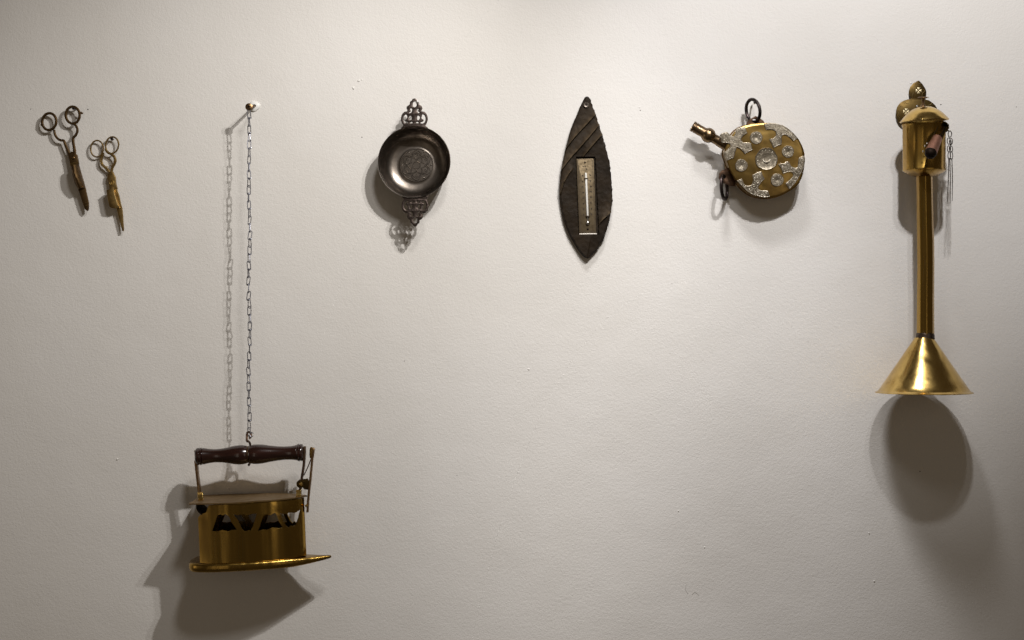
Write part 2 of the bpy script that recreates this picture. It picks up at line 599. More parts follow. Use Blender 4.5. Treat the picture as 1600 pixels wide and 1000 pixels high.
# small pair
d1 = 8
T1 = Trace(175, 217, d1)
Tz = T1.zoom(5.88, 130, 200)
t = thing('wick_scissors', 'smaller brass wick scissors with thin round finger rings and a pivot screw, second from left', 'scissors', at(175, 217, d1), (0, 0, 0), 'old wick scissors on the wall')
for (c, rx, ry, rot, path, wz) in [
        ((125, 190), 58, 76, 0.06, [(186, 228), (172, 262), (165, 300), (173, 335), (198, 360), (222, 382), (240, 410), (250, 440)], -1),
        ((267, 158), 59, 76, 0.14, [(205, 190), (222, 222), (255, 240), (284, 262), (296, 296), (288, 330), (272, 360), (264, 400), (262, 440)], 1)]:
    m = MB()
    m.tube([V(*Tz(*p), wz) for p in ellipse(c, rx, ry, rot)], 1.3, 8, True)
    pts = catmull(Tz.pts(path), 5)
    n = len(pts)
    m.tube([V(p[0], p[1], wz) for p in pts], [1.05 + 1.3 * math.sin(PI * min(1, 0.15 + i / n * 0.75)) for i in range(n)], 8)
    h = m.build('handle', M['brass_small'], t)
    m = MB()
    q = (212, 358) if wz < 0 else (262, 348)
    m.tube([V(*Tz(*q), wz), V(*Tz(q[0] + (16 if wz < 0 else -14), q[1] - 3), wz)], [1.3, 0.3], 6)
    m.build('spur', M['brass_small'], h)
m = MB()
m.plate(Tz.pts([(230, 420), (250, 398), (275, 400), (288, 430), (300, 455), (300, 470), (306, 520), (318, 560), (270, 575), (243, 560), (234, 510), (230, 478), (221, 470)]), [], -2.2, 2.2, 0.8)
m.build('hinge_plate', M['brass_small'], t)
m = MB(); p = Tz(268, 503)
m.lathe([(0, 2), (3.9, 2), (3.9, 3), (2.9, 4.4), (0, 5)], V(p[0], p[1], 0), (0, -1, 0), 18)
m.build('pivot_screw', M['brass_bright'], t)
m = MB()
m.plate(Tz.pts([(292, 548), (312, 560), (332, 620), (350, 700), (362, 745), (366, 800), (376, 935), (372, 950), (360, 946), (345, 890), (330, 830), (312, 760), (298, 640)]), [], -1.4, 1.2, 0.5)
m.build('blade', M['brass_small'], t)
m = MB()
m.plate(Tz.pts([(224, 578), (288, 548), (300, 600), (330, 700), (345, 735), (320, 742), (268, 738), (252, 725), (238, 660)]), [], -0.5, 9.5, 1.2)
m.build('snuffer_box', M['brass_small'], t)
m = MB()
m.tube([V(*Tz(318, 744), 1.4), V(*Tz(338, 738), 2.4), V(*Tz(358, 728), 1.6)], 0.6, 6)
m.build('band', M['brass_bright'], t)

nail(114.5, 169.5, 14.5, 2.2, 'dark nail through the right finger ring of the larger scissors', M['dark_iron'], 1.2)
nail(174.5, 216.5, 12, 2.4, 'dark nail through the right finger ring of the smaller scissors', M['dark_iron'], 1.0)

# ------------------------------------------------------------------ chain, its screw and plug
dc = 50
p = at(389, 167, dc)
root_px = 397.5
t = thing('wall_screw', 'brass cross-head screw carrying the long chain, in a white wall plug', 'screw', (at(root_px, 166, 0).x, 0, at(root_px, 166, 0).z))
off = p - t.location
u1, v1 = off.x * 1000, off.z * 1000
m = MB()
m.lathe([(0, -3), (7.5, -3), (8.2, 0.6), (7.4, 2.6), (5.5, 3.8), (2.6, 4)], V(0.5, 0, 0), (0, -1, 0), 24, wob=lambda a, h: 1 + 0.09 * math.sin(3 * a + 1))
m.build('wall_plug', M['plug'], t, 'white plastic plug')
m = MB()
n = 40
m.tube([V(u1 * i / n, v1 * i / n - 0.0, dc * i / n) for i in range(n + 1)], [2.0 + 0.35 * (i % 2) for i in range(n + 1)], 10)
m.build('shank', M['brass_worn'], t)
m = MB()
m.lathe([(2.2, dc - 4), (5.6, dc), (5.6, dc + 0.8), (3.5, dc + 1.8), (0, dc + 2.1)], V(u1, v1, 0), (0, -1, 0), 20)
hd = m.build('head', M['brass_worn'], t)
m = MB()
for a in (0.3, 0.3 + PI / 2):
    e = Vector((math.cos(a), 0, math.sin(a))) * 3.2
    m.strip([V(u1, v1, dc + 2.05) - e, V(u1, v1, dc + 2.05) + e], (-math.sin(a), 0, math.cos(a)), 0.75, 0.5)
m.build('cross_slot', M['soot'], hd)

ctop = at(389.3, 173, dc)
cbot = at(388.8, 681, dc)
chain = thing('hanging_chain', 'long thin steel wire chain hanging from the brass screw down to the iron', 'chain', ctop)
L = (ctop.z - cbot.z) * 1000
def link_mesh(kind):
    m = MB()
    h, b = 7.2, 2.5
    if kind == 0:      # open loop with its ends wrapped round at the foot
        path = [(0, h), (b * 0.8, h - 0.9), (b, h - 2.8), (b, 0), (b * 0.85, -h + 2.6), (0.5, -h + 0.4), (-b * 0.8, -h + 1.0), (-b, -h + 3), (-b, 0), (-b, h - 2.8), (-b * 0.8, h - 0.9)]
        pts = catmull(path, 3, True)
        m.tube([V(q[0], q[1], 0) for q in pts], 0.72, 6, True)
        coil = [V(0.8 + 2.0 * math.cos(a), -h + 1.2 + a * 0.22, 1.5 * math.sin(a)) for a in [i * 0.6 for i in range(12)]]
        m.tube(coil, 0.66, 6)
    else:
        path = [(0, h), (b * 0.7, h - 1), (b * 0.75, h - 3), (b * 1.05, -h + 3), (b * 0.8, -h + 1), (0, -h), (-b * 0.8, -h + 1), (-b * 1.05, -h + 3), (-b * 0.75, h - 3), (-b * 0.7, h - 1)]
        pts = catmull(path, 3, True)
        m.tube([V(q[0], q[1], 0) for q in pts], 0.72, 6, True)
    return m.mesh('link', M['chain'], 60)
lm = [link_mesh(0), link_mesh(1)]
pitch = 11.4
nl = int(L / pitch)
pitch = L / nl
for i in range(nl):
    o = bpy.data.objects.new('link', lm[i % 2])
    C.objects.link(o)
    o.parent = chain
    sway = 1.2 * math.sin(i * 0.5) * math.sin(PI * i / nl)
    o.location = (sway * 0.001 + random.uniform(-0.0004, 0.0004), 0, -(i + 0.5) * pitch * 0.001)
    base = (14 if i % 2 == 0 else 62) + random.uniform(-22, 22)
    o.rotation_euler = (0, R(random.uniform(-8, 8)), R(base if i % 4 < 2 else -base))

# ------------------------------------------------------------------ the hanging charcoal iron
iron_loc = Vector((-0.3911, -0.050, -0.3726))
ROLL, PITCH, YAW = R(-2.2), R(1.8), 0.0
iron = thing('charcoal_iron', 'hollow brass charcoal iron with a dark turned wooden handle, hanging on the chain', 'iron', iron_loc, (PITCH, ROLL, YAW))
def smooth_closed(front, n=4):
    back = [(u, -w_) for (u, w_) in front[::-1]]
    return front + back
# sole plate: plan in (u, w); swept cross section up the edge
fr = [(-101, 14), (-97, 30), (-85, 41), (-62, 47), (-20, 46.5), (25, 39), (60, 27), (88, 13), (106, 5), (114, 1)]
plan = [(-102, 0)] + fr + [(p_[0], -p_[1]) for p_ in fr[::-1]]
plan = [tuple(q) for q in catmull(plan, 5, True)]
prof = [(0.90, 0.0), (0.965, 0.4), (0.99, 2.2), (1.0, 4.6), (0.992, 7.4), (0.97, 9.2), (0.93, 9.9), (0.5, 10.2)]
def lift(u):
    return 0.0012 * max(0, u - 66) ** 2
vs, fs = [], []
n = len(plan)
for (q, h) in prof:
    for (u, w_) in plan:
        uu, ww = u, w_
        if q < 1:
            e = (1 - q) * 52
            r_ = math.hypot(u * 0.45, w_) or 1
            uu = u - (u * 0.45 / r_) * min(e, r_ * 0.9)
            ww = w_ - (w_ / r_) * min(e, r_ * 0.9)
        taper = max(0.35, 1 - max(0, u - 60) / 85)
        vs.append(V(uu, (h * 1.35 - 3.6) * taper + lift(u) + (1 - taper) * 3.2, ww))
for i in range(len(prof) - 1):
    for j in range(n):
        l = (j + 1) % n
        fs.append((i * n + j, i * n + l, i * n + n + l, i * n + n + j))
m = MB()
m.add(vs, fs)
c0 = len(m.v)
m.v += [V(-5, 10.2, 0), V(-5, -3.6, 0)]
o_ = (len(prof) - 1) * n
for j in range(n):
    l = (j + 1) % n
    m.f.append((o_ + j, o_ + l, c0))
    m.f.append((l, j, c0 + 1))
m.build('sole_plate', M['brass_iron'], iron, angle=60)

# body: a pierced sheet bent round the plan
bf = [(76, 1.5), (72, 7), (60, 18.5), (45, 27), (25, 34), (0, 39), (-30, 41.5), (-63, 42.5), (-79, 33)]
bplan = bf + [(-80, 0)] + [(u, -w_) for (u, w_) in bf[::-1]]
dense = []
for i, q in enumerate(bplan):
    dense.append(Vector(q))
seglen = [0.0]
for a, b in zip(dense, dense[1:]):
    seglen.append(seglen[-1] + (b - a).length)
TOT = seglen[-1]
cen = Vector((-10, 0))
def on_plan(s):
    s = min(max(s, 0), TOT)
    for i in range(len(seglen) - 1):
        if s <= seglen[i + 1] + 1e-9:
            f = (s - seglen[i]) / (seglen[i + 1] - seglen[i])
            a, b = dense[i], dense[i + 1]
            tdir = (b - a).normalized()
            return a.lerp(b, f), Vector((tdir.y, -tdir.x))
def s_of_u(u):
    for i in range(7):
        a, b = dense[i], dense[i + 1]
        if b.x <= u <= a.x:
            return seglen[i] + (a.x - u) / (a.x - b.x) * (b - a).length
    return 0
BH = 88.5
B0 = 9.6
def hole_pts(z):
    out = []
    for (x, y) in z:
        px, py = 280 + x / 3.846, 660 + y / 3.846
        yb = 882 - (px - 325) * 12 / 152
        yt = 787 - (px - 318) * 15 / 155
        u = -65 + (px - 325) / (477 - 325) * 141
        out.append((s_of_u(min(u, 75)), B0 + (yb - py) / (yb - yt) * BH))
    return out
HZ = [[(210, 643), (228, 600), (245, 556), (262, 551), (275, 556), (290, 547), (308, 557), (320, 585), (334, 606), (352, 630), (325, 631), (300, 640), (270, 634), (240, 644)],
      [(345, 545), (372, 549), (400, 541), (425, 547), (452, 538), (478, 535), (466, 570), (455, 600), (440, 630), (428, 627), (415, 634), (400, 632), (387, 615), (370, 576)],
      [(490, 632), (502, 608), (512, 580), (524, 550), (545, 540), (560, 545), (590, 531), (600, 545), (612, 585), (628, 613), (600, 616), (570, 612), (545, 624), (520, 624)],
      [(625, 531), (650, 536), (680, 528), (705, 532), (735, 515), (722, 560), (709, 598), (692, 604), (680, 600), (670, 612), (654, 598), (640, 565)]]
holes = []
for z in HZ:
    h_ = hole_pts(z)
    c0_, c1_ = sum(p[0] for p in h_) / len(h_), sum(p[1] for p in h_) / len(h_)
    holes.append([(c0_ + (a - c0_) * 1.08, c1_ + (b - c1_) * 1.17 + 1.0) for (a, b) in h_])
holes += [[(TOT - s, v) for (s, v) in h][::-1] for h in holes]
sA, sB = seglen[7], seglen[8]
top = B0 + BH
notch = top - 17
outline = [(0, B0), (TOT, B0), (TOT, top), (TOT - sA + 2, top), (TOT - sA - 4, top - 9), (TOT - sB, notch), (sB, notch - 2), (sB - 6, notch + 3), (sA + 3, top - 11), (sA - 2, top), (0, top)]
cuts = [((s, 0, 0), (1, 0, 0)) for s in seglen[1:-1]]
m = MB()
def bend(s, v, w_):
    q, nn = on_plan(s)
    return V(q.x + nn.x * w_, v, q.y + nn.y * w_)
m.plate(outline, holes, -0.8, 0.8, 0.2, cuts, bend)
# make the outward side agree (flip if the offset went inwards)
m.build('body', M['brass_iron'], iron, angle=22)
# grate floor and inner lining seen through the cut-outs
m = MB()
inner = [tuple(q) for q in catmull([(70, 0)] + [(u - 3 if u > 0 else u + 3, w_ - 3) for (u, w_) in bf[2:]] + [(u - 3 if u > 0 else u + 3, -(w_ - 3)) for (u, w_) in bf[2:][::-1]], 3, True)]
m.plate(inner, [], 0, 1.2, 0.1, None, lambda u, w_, h: V(u, 24 + h, w_))
m.build('grate', M['soot'], iron)
# lid
lf = [(-91, 40), (-85, 44.5), (-60, 46.5), (-20, 45), (25, 37.5), (55, 25), (74, 10), (81, 1)]
lp = [tuple(q) for q in catmull([(-90, 0)] + lf + [(u, -w_) for (u, w_) in lf[::-1]], 5, True)]
m = MB()
m.polar([(p_[0], p_[1]) for p_ in lp], (-10, 0), 5, lambda u, w_, t_: 0, lambda u, w_, t_: 0)
nv = len(m.v) // 2
for i, q in enumerate(m.v):
    u, w_ = q.x, q.z
    h = top + 1.6 + (1.9 if i < nv else 0) + 0.9 * noise.noise(Vector((u * 0.02, w_ * 0.03, 3)))
    m.v[i] = V(u, h, w_)
m.build('lid', M['brass_lid'], iron, 'dull dusty lid', angle=40)
# sooty hinge flap below the heel of the lid
m = MB()
fl = [(-84, top + 1), (-85, top - 5), (-82, top - 11), (-76, top - 16), (-70, top - 18)]
for_w = [(-30, 34)]
vs = []
for (u, v) in fl:
    vs += [V(u, v, -30), V(u, v, 22), V(u + 4, v, 38), V(u + 5.5, v, 38), V(u + 1.5, v, 22), V(u + 1.5, v, -30)]
fs = []
for i in range(len(fl) - 1):
    for j in range(6):
        l = (j + 1) % 6
        fs.append((i * 6 + j, i * 6 + l, i * 6 + 6 + l, i * 6 + 6 + j))
m.add(vs, fs)
m.build('hinge_flap', M['soot'], iron)
# uprights
HV = 167.5
LT = top + 3.4
m = MB()
m.strip([V(-85.5, HV + 10, 0), V(-85, HV, 0), V(-84, LT + 40, 0), V(-82, LT + 12, 0), V(-81, LT + 4, 0), V(-81, LT + 1, 0)], V(0, 0, 1), [5, 5.5, 5.5, 6.5, 7, 7], 2.6)
m.strip([V(-86.5, LT + 60, 0), V(-85, LT + 38, 0), V(-82, LT + 1, 0)], V(0, 0, 1), [3.5, 4, 6], 3.0)
up_l = m.build('handle_post', M['brass_worn'], iron, bevel=0.5)
m = MB()
m.strip([V(-80.5, LT + 12, 5.5), V(-80, LT + 5, 6.8), V(-79, LT + 1.5, 9), V(-79, LT + 0.4, 12)], (1, 0, 0), 4.0, 1.6)
m.build('foot_tab', M['brass_bright'], up_l, bevel=0.4)
m = MB()
m.strip([V(81, HV + 9, 0), V(81, HV, 0), V(78.5, LT + 45, 0), V(75, LT + 28, 0), V(72, LT + 12, 0), V(71, LT + 1, 0)], V(0, 0, 1), [5, 5.5, 5.5, 5.5, 6, 6.5], 3.2)
up_r = m.build('handle_post', M['rust'], iron, 'brown upright by the latch', bevel=0.5)
m = MB()
m.strip([V(70, LT + 10, 5), V(70, LT + 4, 6.5), V(70, LT + 1, 8.5), V(70, LT + 0.4, 11)], (1, 0, 0), 3.8, 1.6)
m.build('foot_tab', M['brass_bright'], up_r, bevel=0.4)
# turned handle
k1 = 0.978
prof = [(0, 306.5), (11.5, 306.5), (13, 308), (13.6, 310.5), (12.6, 311.6), (13.6, 313), (13.4, 315.5), (12.0, 316.4), (13.0, 317.6), (12.3, 321), (11.0, 328), (10.4, 337), (10.8, 346), (12.4, 356), (14.4, 366), (15.3, 375), (14.9, 381), (13.8, 385.5), (12.7, 387.3), (12.2, 388.3),
        (12.9, 389.3), (14.2, 391.5), (15.2, 396), (15.5, 402), (14.8, 411), (12.9, 422), (11.2, 434), (10.5, 445), (10.6, 455), (11.6, 461.5), (12.2, 463), (11.6, 464), (13.4, 465.3), (13.9, 467.5), (12.6, 469), (13.6, 470.2), (13.2, 472.6), (11, 474.2), (0, 474.2)]
m = MB()
m.lathe([(r_ * k1, (x - 800) * k1 + 397.5) for (r_, x) in prof], V(0, HV, 0), (1, 0, 0), 32)
m.build('handle', M['wood'], iron, angle=50)
m = MB()
a0 = (388.3 - 800) * k1 + 397.5
m.tube([V(a0, HV + 12.5 * math.sin(a), 12.5 * math.cos(a)) for a in [2 * PI * i / 28 for i in range(28)]], 0.7, 6, True)
m.build('groove_wire', M['brass_worn'], iron)
# latch lever at the nose
m = MB()
lev = [(490.5, 699.5), (491.5, 702), (490.5, 708), (488.5, 718), (486.3, 735), (484, 752), (481.5, 768), (479.3, 783), (477.8, 800)]
m.strip([V((x - 800) * k1 + 396.5, (500 - y) * k1 + 369, 0) for (x, y) in lev], V(0, 0, 1), [3.4, 4.4, 4.6, 3.6, 4.2, 5.5, 4.6, 4.2, 3.6], 3.2)
lat = m.build('latch', M['brass_worn'], iron, 'long upright lever', bevel=0.6)
m = MB()
cx, cy = (488.6 - 800) * k1 + 396.5, (500 - 704) * k1 + 369
m.tube([V(cx + 0.2 * i * 0 - i * 0.55, cy + 6 - i * 4.2, 2.8 + 0.6 * math.sin(i)) for i in range(5)], [1.6, 2.7, 2.5, 2.0, 1.2], 8)
m.build('thumb_curl', M['brass_bright'], lat)
m = MB()
m.tube([V((488 - 800) * k1 + 396.5, (500 - 714) * k1 + 369, 1), V((481 - 800) * k1 + 396.5, (500 - 730) * k1 + 369, 2), V((474.5 - 800) * k1 + 396.5, (500 - 742) * k1 + 369, 2)], 0.8, 6)
m.build('spring_wire', M['rust'], lat)
m = MB()
tr = lambda x, y: ((x - 800) * k1 + 396.5, (500 - y) * k1 + 369)
m.plate([tr(*q) for q in [(468, 750), (474, 747), (481, 746.5), (483.5, 752), (482, 758), (480.5, 764), (474.5, 763), (473, 760), (467, 758)]], [], 4.2, 6.4, 0.4)
br = m.build('latch_bracket', M['brass_plate'], iron)
m = MB()
q = tr(469.5, 754.5)
m.lathe([(2.2, -7), (6.2, -7), (6.4, 7), (6.0, 8), (2.4, 8), (2.2, -7)], V(q[0], q[1], 0), (0, -1, 0), 20)
m.build('pivot_eye', M['brass_plate'], br)
m = MB()
m.lathe([(0, 6), (2.4, 6), (2.8, 9.5), (1.6, 10.8), (0, 11)], V(q[0] + 0.8, q[1] + 0.5, 0), (0, -1, 0), 14)
m.build('rivet', M['brass_bright'], br)
m = MB()
q = tr(476.9, 789)
m.lathe([(0, 0), (2.0, 0), (2.0, 3.6), (0, 4.4)], V(q[0], q[1], 2.5), (0, -1, 0), 12)
m.build('rivet', M['brass_bright'], lat)

# wire hook from the chain round the handle
hk = at(388.8, 679, dc)
t = thing('wire_hook', 'brown wire hook joining the chain end to the wooden handle', 'hook', hk)
m = MB()
hz = ((iron_loc.z - hk.z) * 1000 + HV)
pth = [(1.0, -6, 3), (3.3, -3, 2), (3.0, 1.5, 0), (0, 4.0, -1.5), (-2.6, 2.2, -1), (-3.0, -3, 0), (-2.4, -10, 2), (-1.0, hz + 19, -3), (0.2, hz + 14, -11), (0.4, hz, -15.2), (0.2, hz - 12, -11), (0, hz - 17, -3), (0, hz - 16.5, 1.5)]
m.tube([V(q[0], q[1], q[2]) for q in catmull(pth, 5)], 1.75, 8)
m.build('wire', M['rust'], t)
t = thing('ring', 'tiny open wire ring at the foot of the chain', 'ring', at(393.5, 679, dc + 2))
m = MB()
m.tube([V(2.6 * math.cos(a), 3.4 * math.sin(a), 0.5 * a) for a in [0.4 + i * 0.36 for i in range(16)]], 0.6, 6)
m.build('wire', M['chain'], t)

# ------------------------------------------------------------------ porringer
pd = 45.0
pc = at(647, 253, pd)
por = thing('porringer', 'dark pewter porringer bowl with a pierced handle above and another below', 'bowl', (pc.x, -pd / 1000, pc.z), (R(-2.0), 0, R(-2.5)))
ks = 1 - pd / D
prof = [(0, -40.5), (27, -40.5), (38, -39.4), (47, -34), (53, -24), (55.4, -10), (56.2, -1), (57, 0.4), (56.6, 1.3), (55.2, 0.6), (54.4, -7), (52.9, -16), (50.6, -24), (47.4, -30), (43, -34), (37.5, -36.4), (32, -37.4), (28.6, -37.9), (27.4, -37.3), (26, -37.1), (20, -37.0), (0, -37.0)]
m = MB()
m.lathe([(r_ * ks, h) for (r_, h) in prof], (0, 0, 0), (0, -1, 0), 72, wob=lambda a, h: 1 + 0.006 * math.sin(2 * a + 0.6))
bowl = m.build('bowl', M['pewter'], por, angle=60)
m = MB()
def ros(fn, n=120):
    return [V(*fn(2 * PI * i / n), -36.7) for i in range(n)]
m.tube(ros(lambda a: (25.4 * math.cos(a), 25.4 * math.sin(a))), 0.85, 6, True)
m.tube(ros(lambda a: ((15.5 + 7.5 * abs(math.sin(3 * a))) * math.cos(a), (15.5 + 7.5 * abs(math.sin(3 * a))) * math.sin(a))), 0.95, 6, True)
m.tube(ros(lambda a: ((13.0 + 6.6 * abs(math.sin(3 * a))) * math.cos(a), (13.0 + 6.6 * abs(math.sin(3 * a))) * math.sin(a))), 0.75, 6, True)
m.tube(ros(lambda a: ((8.0 + 5.5 * abs(math.cos(3 * a))) * math.cos(a), (8.0 + 5.5 * abs(math.cos(3 * a))) * math.sin(a))), 0.85, 6, True)
m.tube(ros(lambda a: (5.6 * math.cos(a), 5.6 * math.sin(a)), 40), 0.8, 6, True)
for i in range(6):
    a = PI / 6 + i * PI / 3
    m.tube([V((16.5 + 1.6 * math.cos(q)) * math.cos(a) - 1.6 * math.sin(q) * math.sin(a), (16.5 + 1.6 * math.cos(q)) * math.sin(a) + 1.6 * math.sin(q) * math.cos(a), -36.8) for q in [2 * PI * j / 12 for j in range(12)]], 0.4, 5, True)
    a += PI / 6
    m.ball(V(23 * math.cos(a), 23 * math.sin(a), -36.8), 1.1, 8)
m.build('rosette', M['pewter'], bowl)
# the pierced handle, measured on the upper one
zc = 728
half = [(740, 184), (768, 196), (782, 226), (806, 242), (826, 266), (832, 300), (842, 326), (880, 350), (904, 384), (904, 420), (888, 450), (896, 474), (944, 482), (990, 520), (1018, 570), (1028, 620), (1024, 690), (1002, 750), (978, 785), (988, 812), (1000, 860)]
def hz_(p_):
    return ((p_[0] - zc) / 14.29 * ks, (500 - (140 + p_[1] / 14.29)) * ks - pc.z * 1000)
right = [hz_(q) for q in half]
left = [(-u, v) for (u, v) in right]
outl = right + left[::-1][:-1]
outl = [tuple(q) for q in catmull(outl, 3, True)]
def ell(cx, cy, rx, ry, n=16):
    return [hz_((cx + rx * math.cos(2 * PI * i / n), cy + ry * math.sin(2 * PI * i / n))) for i in range(n)]
def both(pts):
    a = [tuple(q) for q in catmull([hz_(q) for q in pts], 3, True)]
    return [a, [(-u, v) for (u, v) in a][::-1]]
hh = [ell(734, 318, 48, 66)]
hh += both([(782, 418), (812, 408), (826, 436), (812, 452), (808, 470), (826, 486), (842, 494), (836, 516), (808, 508), (788, 480), (780, 448)])
hh += both([(816, 572), (846, 600), (848, 640), (826, 672), (798, 662), (788, 622), (796, 588)])
hh += both([(906, 548), (942, 556), (974, 608), (976, 668), (956, 724), (912, 752), (872, 742), (876, 716), (906, 710), (934, 690), (934, 664), (904, 650), (890, 606)])
hh += both([(776, 716), (806, 712), (822, 732), (812, 744), (790, 738), (768, 746)])
for flip in (False, True):
    m = MB()
    if flip:
        top_v = max(v for (u, v) in outl)
        m.plate([(u + 1.5, -v - 0.5) for (u, v) in outl], [[(u + 1.5, -v - 0.5) for (u, v) in h] for h in hh], -4.2, -0.6, 0.9)
    else:
        m.plate(outl, hh, -4.2, -0.6, 0.9)
    m.build('ear_handle', M['pewter_cast'], por)
nail(652, 160, 48, 2.6, 'bright steel pin through the upper handle of the dark porringer', M['steel'], 1.3)

# ------------------------------------------------------------------ leaf shaped slate with thermometer
pl = Vector((at(916, 167, 0).x, -0.002, at(916, 167, 0).z))
T2 = Trace(916, 167, 10)
Tz = T2.zoom(3.571, 850, 140)
plq = thing('slate_thermometer', 'dark knapped slate shaped like a leaf with a brass thermometer set in it', 'thermometer', pl)
Lh = [(235, 42), (222, 52), (208, 82), (190, 122), (174, 160), (158, 198), (145, 232), (132, 280), (120, 328), (109, 376), (99, 422), (92, 462), (88, 502), (84, 545), (83, 582), (86, 618), (90, 642), (94, 672), (100, 702), (109, 738), (121, 772), (134, 806), (151, 838), (170, 870), (191, 902), (208, 924), (226, 940), (243, 947)]
Rh = [(237, 41), (249, 47), (257, 58), (263, 76), (270, 92), (279, 122), (291, 152), (297, 178), (306, 200), (314, 232), (326, 262), (334, 296), (345, 330), (353, 366), (362, 400), (367, 440), (374, 478), (376, 520), (381, 560), (379, 592), (381, 622), (374, 656), (373, 690), (362, 732), (356, 768), (342, 804), (331, 838), (314, 866), (301, 890), (282, 912), (266, 930), (252, 944), (245, 947)]
def interp(lst, y):
    if y <= lst[0][1]: return lst[0][0]
    for a, b in zip(lst, lst[1:]):
        if y <= b[1]:
            return a[0] + (b[0] - a[0]) * (y - a[1]) / (b[1] - a[1])
    return lst[-1][0]
def z3(lst):   # from the closer measurement
    return [((865 + x / 8.33 - 850) * 3.571, (145 + y / 8.33 - 140) * 3.571) for (x, y) in lst]
ridges = [(z3([(60, 830), (155, 738), (270, 592), (400, 450), (480, 365), (545, 296), (640, 200)]), 4.8, 8, 0, 1000),
          (z3([(20, 1100), (110, 1000), (235, 840), (290, 782), (450, 600), (590, 432), (660, 340)]), 4.8, 7, 0, 1000),
          (z3([(330, 900), (400, 820), (510, 690), (625, 560), (700, 470)]), 4.2, 6, 218, 1000),
          ([(70, 610), (92, 580), (110, 522), (135, 478), (160, 446), (190, 412)], 3.2, 7, 0, 164),
          ([(280, 800), (300, 760), (330, 728), (375, 688), (400, 670)], 4.2, 7, 303, 1000)]
def line_y(ln, x):
    s = sorted(ln)
    if x <= s[0][0]:
        a, b = s[0], s[1]
    elif x >= s[-1][0]:
        a, b = s[-2], s[-1]
    else:
        for a, b in zip(s, s[1:]):
            if x <= b[0]: break
    return a[1] + (b[1] - a[1]) * (x - a[0]) / (b[0] - a[0])
def recess(x, y):
    t_ = (y - 389) / 416.0
    return (180 + 15 * t_ - 4, 273 + 19 * t_ + 12, 379, 814)
def sst(a, b, x):
    t_ = min(1, max(0, (x - a) / (b - a)))
    return t_ * t_ * (3 - 2 * t_)
def crest_light(x, y):  # light on the up-facing side of each ridge, put into the colour
    r_ = 0
    for (ln, A, lam, x0, x1) in ridges:
        dy = (line_y(ln, x) - y) * 0.72 / 3.571
        fade = sst(x0 - 12, x0 + 22, x) * (1 - sst(x1 - 22, x1 + 4, x))
        if dy >= -0.3:
            r_ += fade * (0.75 * math.exp(-max(0, dy) / 1.1) + 0.5 * math.exp(-max(0, dy) / 9)) * (0.75 + 0.6 * noise.noise(Vector((x * 0.05, y * 0.05, 8))))
    return max(0, min(1, r_))
def height(x, y, f):
    h = 10.0
    for (ln, A, lam, x0, x1) in ridges:
        dy = (line_y(ln, x) - y) * 0.72 / 3.571          # mm above the line
        fade = sst(x0 - 12, x0 + 22, x) * (1 - sst(x1 - 22, x1 + 4, x))
        if dy >= 0:
            h += A * fade * (0.72 * math.exp(-dy / lam) + 0.28 * math.exp(-dy / 1.6))
        else:
            h += A * fade * max(0, 1 + dy / 1.3)
    # long facet at the foot
    if y > 800:
        q = (x - 252 - (860 - y) * 0.18)
        h += 1.3 * sst(0, 90, y - 800) * (-sst(-1, 6, q)) 
    h += 0.9 * noise.noise(Vector((x * 0.012, y * 0.012, 1.7))) + 0.35 * noise.noise(Vector((x * 0.05, y * 0.05, 5.1)))
    e = min(f, 1 - f)
    ew = e * max(6, (interp(Rh, y) - interp(Lh, y))) / 3.571   # mm from the edge
    ch = 3.2 + 1.6 * noise.noise(Vector((y * 0.03, 9.0 if f > 0.5 else 2.0, 0)))
    h -= 3.6 * (1 - sst(0, ch, ew))
    return h
NR, NC = 250, 84
m = MB()
vs, fs, wr = [], [], []
for i in range(NR + 1):
    tt = i / NR
    y = 42.5 + (946 - 42.5) * (0.5 - 0.5 * math.cos(PI * tt)) if False else 42.5 + 903.5 * tt
    jag = 1.6 * noise.noise(Vector((y * 0.09, 0.5, 0))) + 0.9 * noise.noise(Vector((y * 0.25, 4.5, 0)))
    jag2 = 3.6 * noise.noise(Vector((y * 0.07, 7.5, 0))) + 1.2 * noise.noise(Vector((y * 0.25, 2.5, 0)))
    xl, xr = interp(Lh, y) + jag, interp(Rh, y) + jag2
    if xr - xl < 2: xr = xl + 2
    for j in range(NC + 1):
        f = j / NC
        f2 = f
        x = xl + (xr - xl) * f2
        a, b, c_, d_ = recess(x, y)
        h = height(x, y, f2)
        if a < x < b and c_ < y < d_:
            h = 6.0
        u, v = Tz(x, y)
        vs.append(V(u, v, h))
        wr.append(crest_light(x, y))
W_ = NC + 1
for i in range(NR):
    for j in range(NC):
        fs.append((i * W_ + j, i * W_ + W_ + j, i * W_ + W_ + j + 1, i * W_ + j + 1))
# flat back and rim
nb = len(vs)
rim = [i * W_ for i in range(NR + 1)] + [NR * W_ + j for j in range(1, W_)] + [i * W_ + NC for i in range(NR - 1, -1, -1)] + [j for j in range(NC - 1, 0, -1)]
for q in rim:
    p_ = vs[q]
    vs.append(Vector((p_.x * 0.985, 0.0, p_.z)))
for a in range(len(rim)):
    b = (a + 1) % len(rim)
    fs.append((rim[a], rim[b], nb + b, nb + a))
fs.append(tuple(nb + a for a in range(len(rim)))[::-1])
m.add(vs, fs)
so = m.build('slate', M['slate'], plq, angle=32)
wa = so.data.attributes.new('crest_light', 'FLOAT', 'POINT')
wa.data.foreach_set('value', wr + [0.0] * (len(so.data.vertices) - len(wr)))
# thermometer plate
th_out = [(182, 392), (271, 390), (275, 392), (290, 802), (287, 805), (198, 806), (195, 803), (180, 395)]
m = MB()
m.plate(Tz.pts(th_out), [], 6.0, 8.0, 0.35)
tp = m.build('scale_plate', M['brass_thermo'], plq)
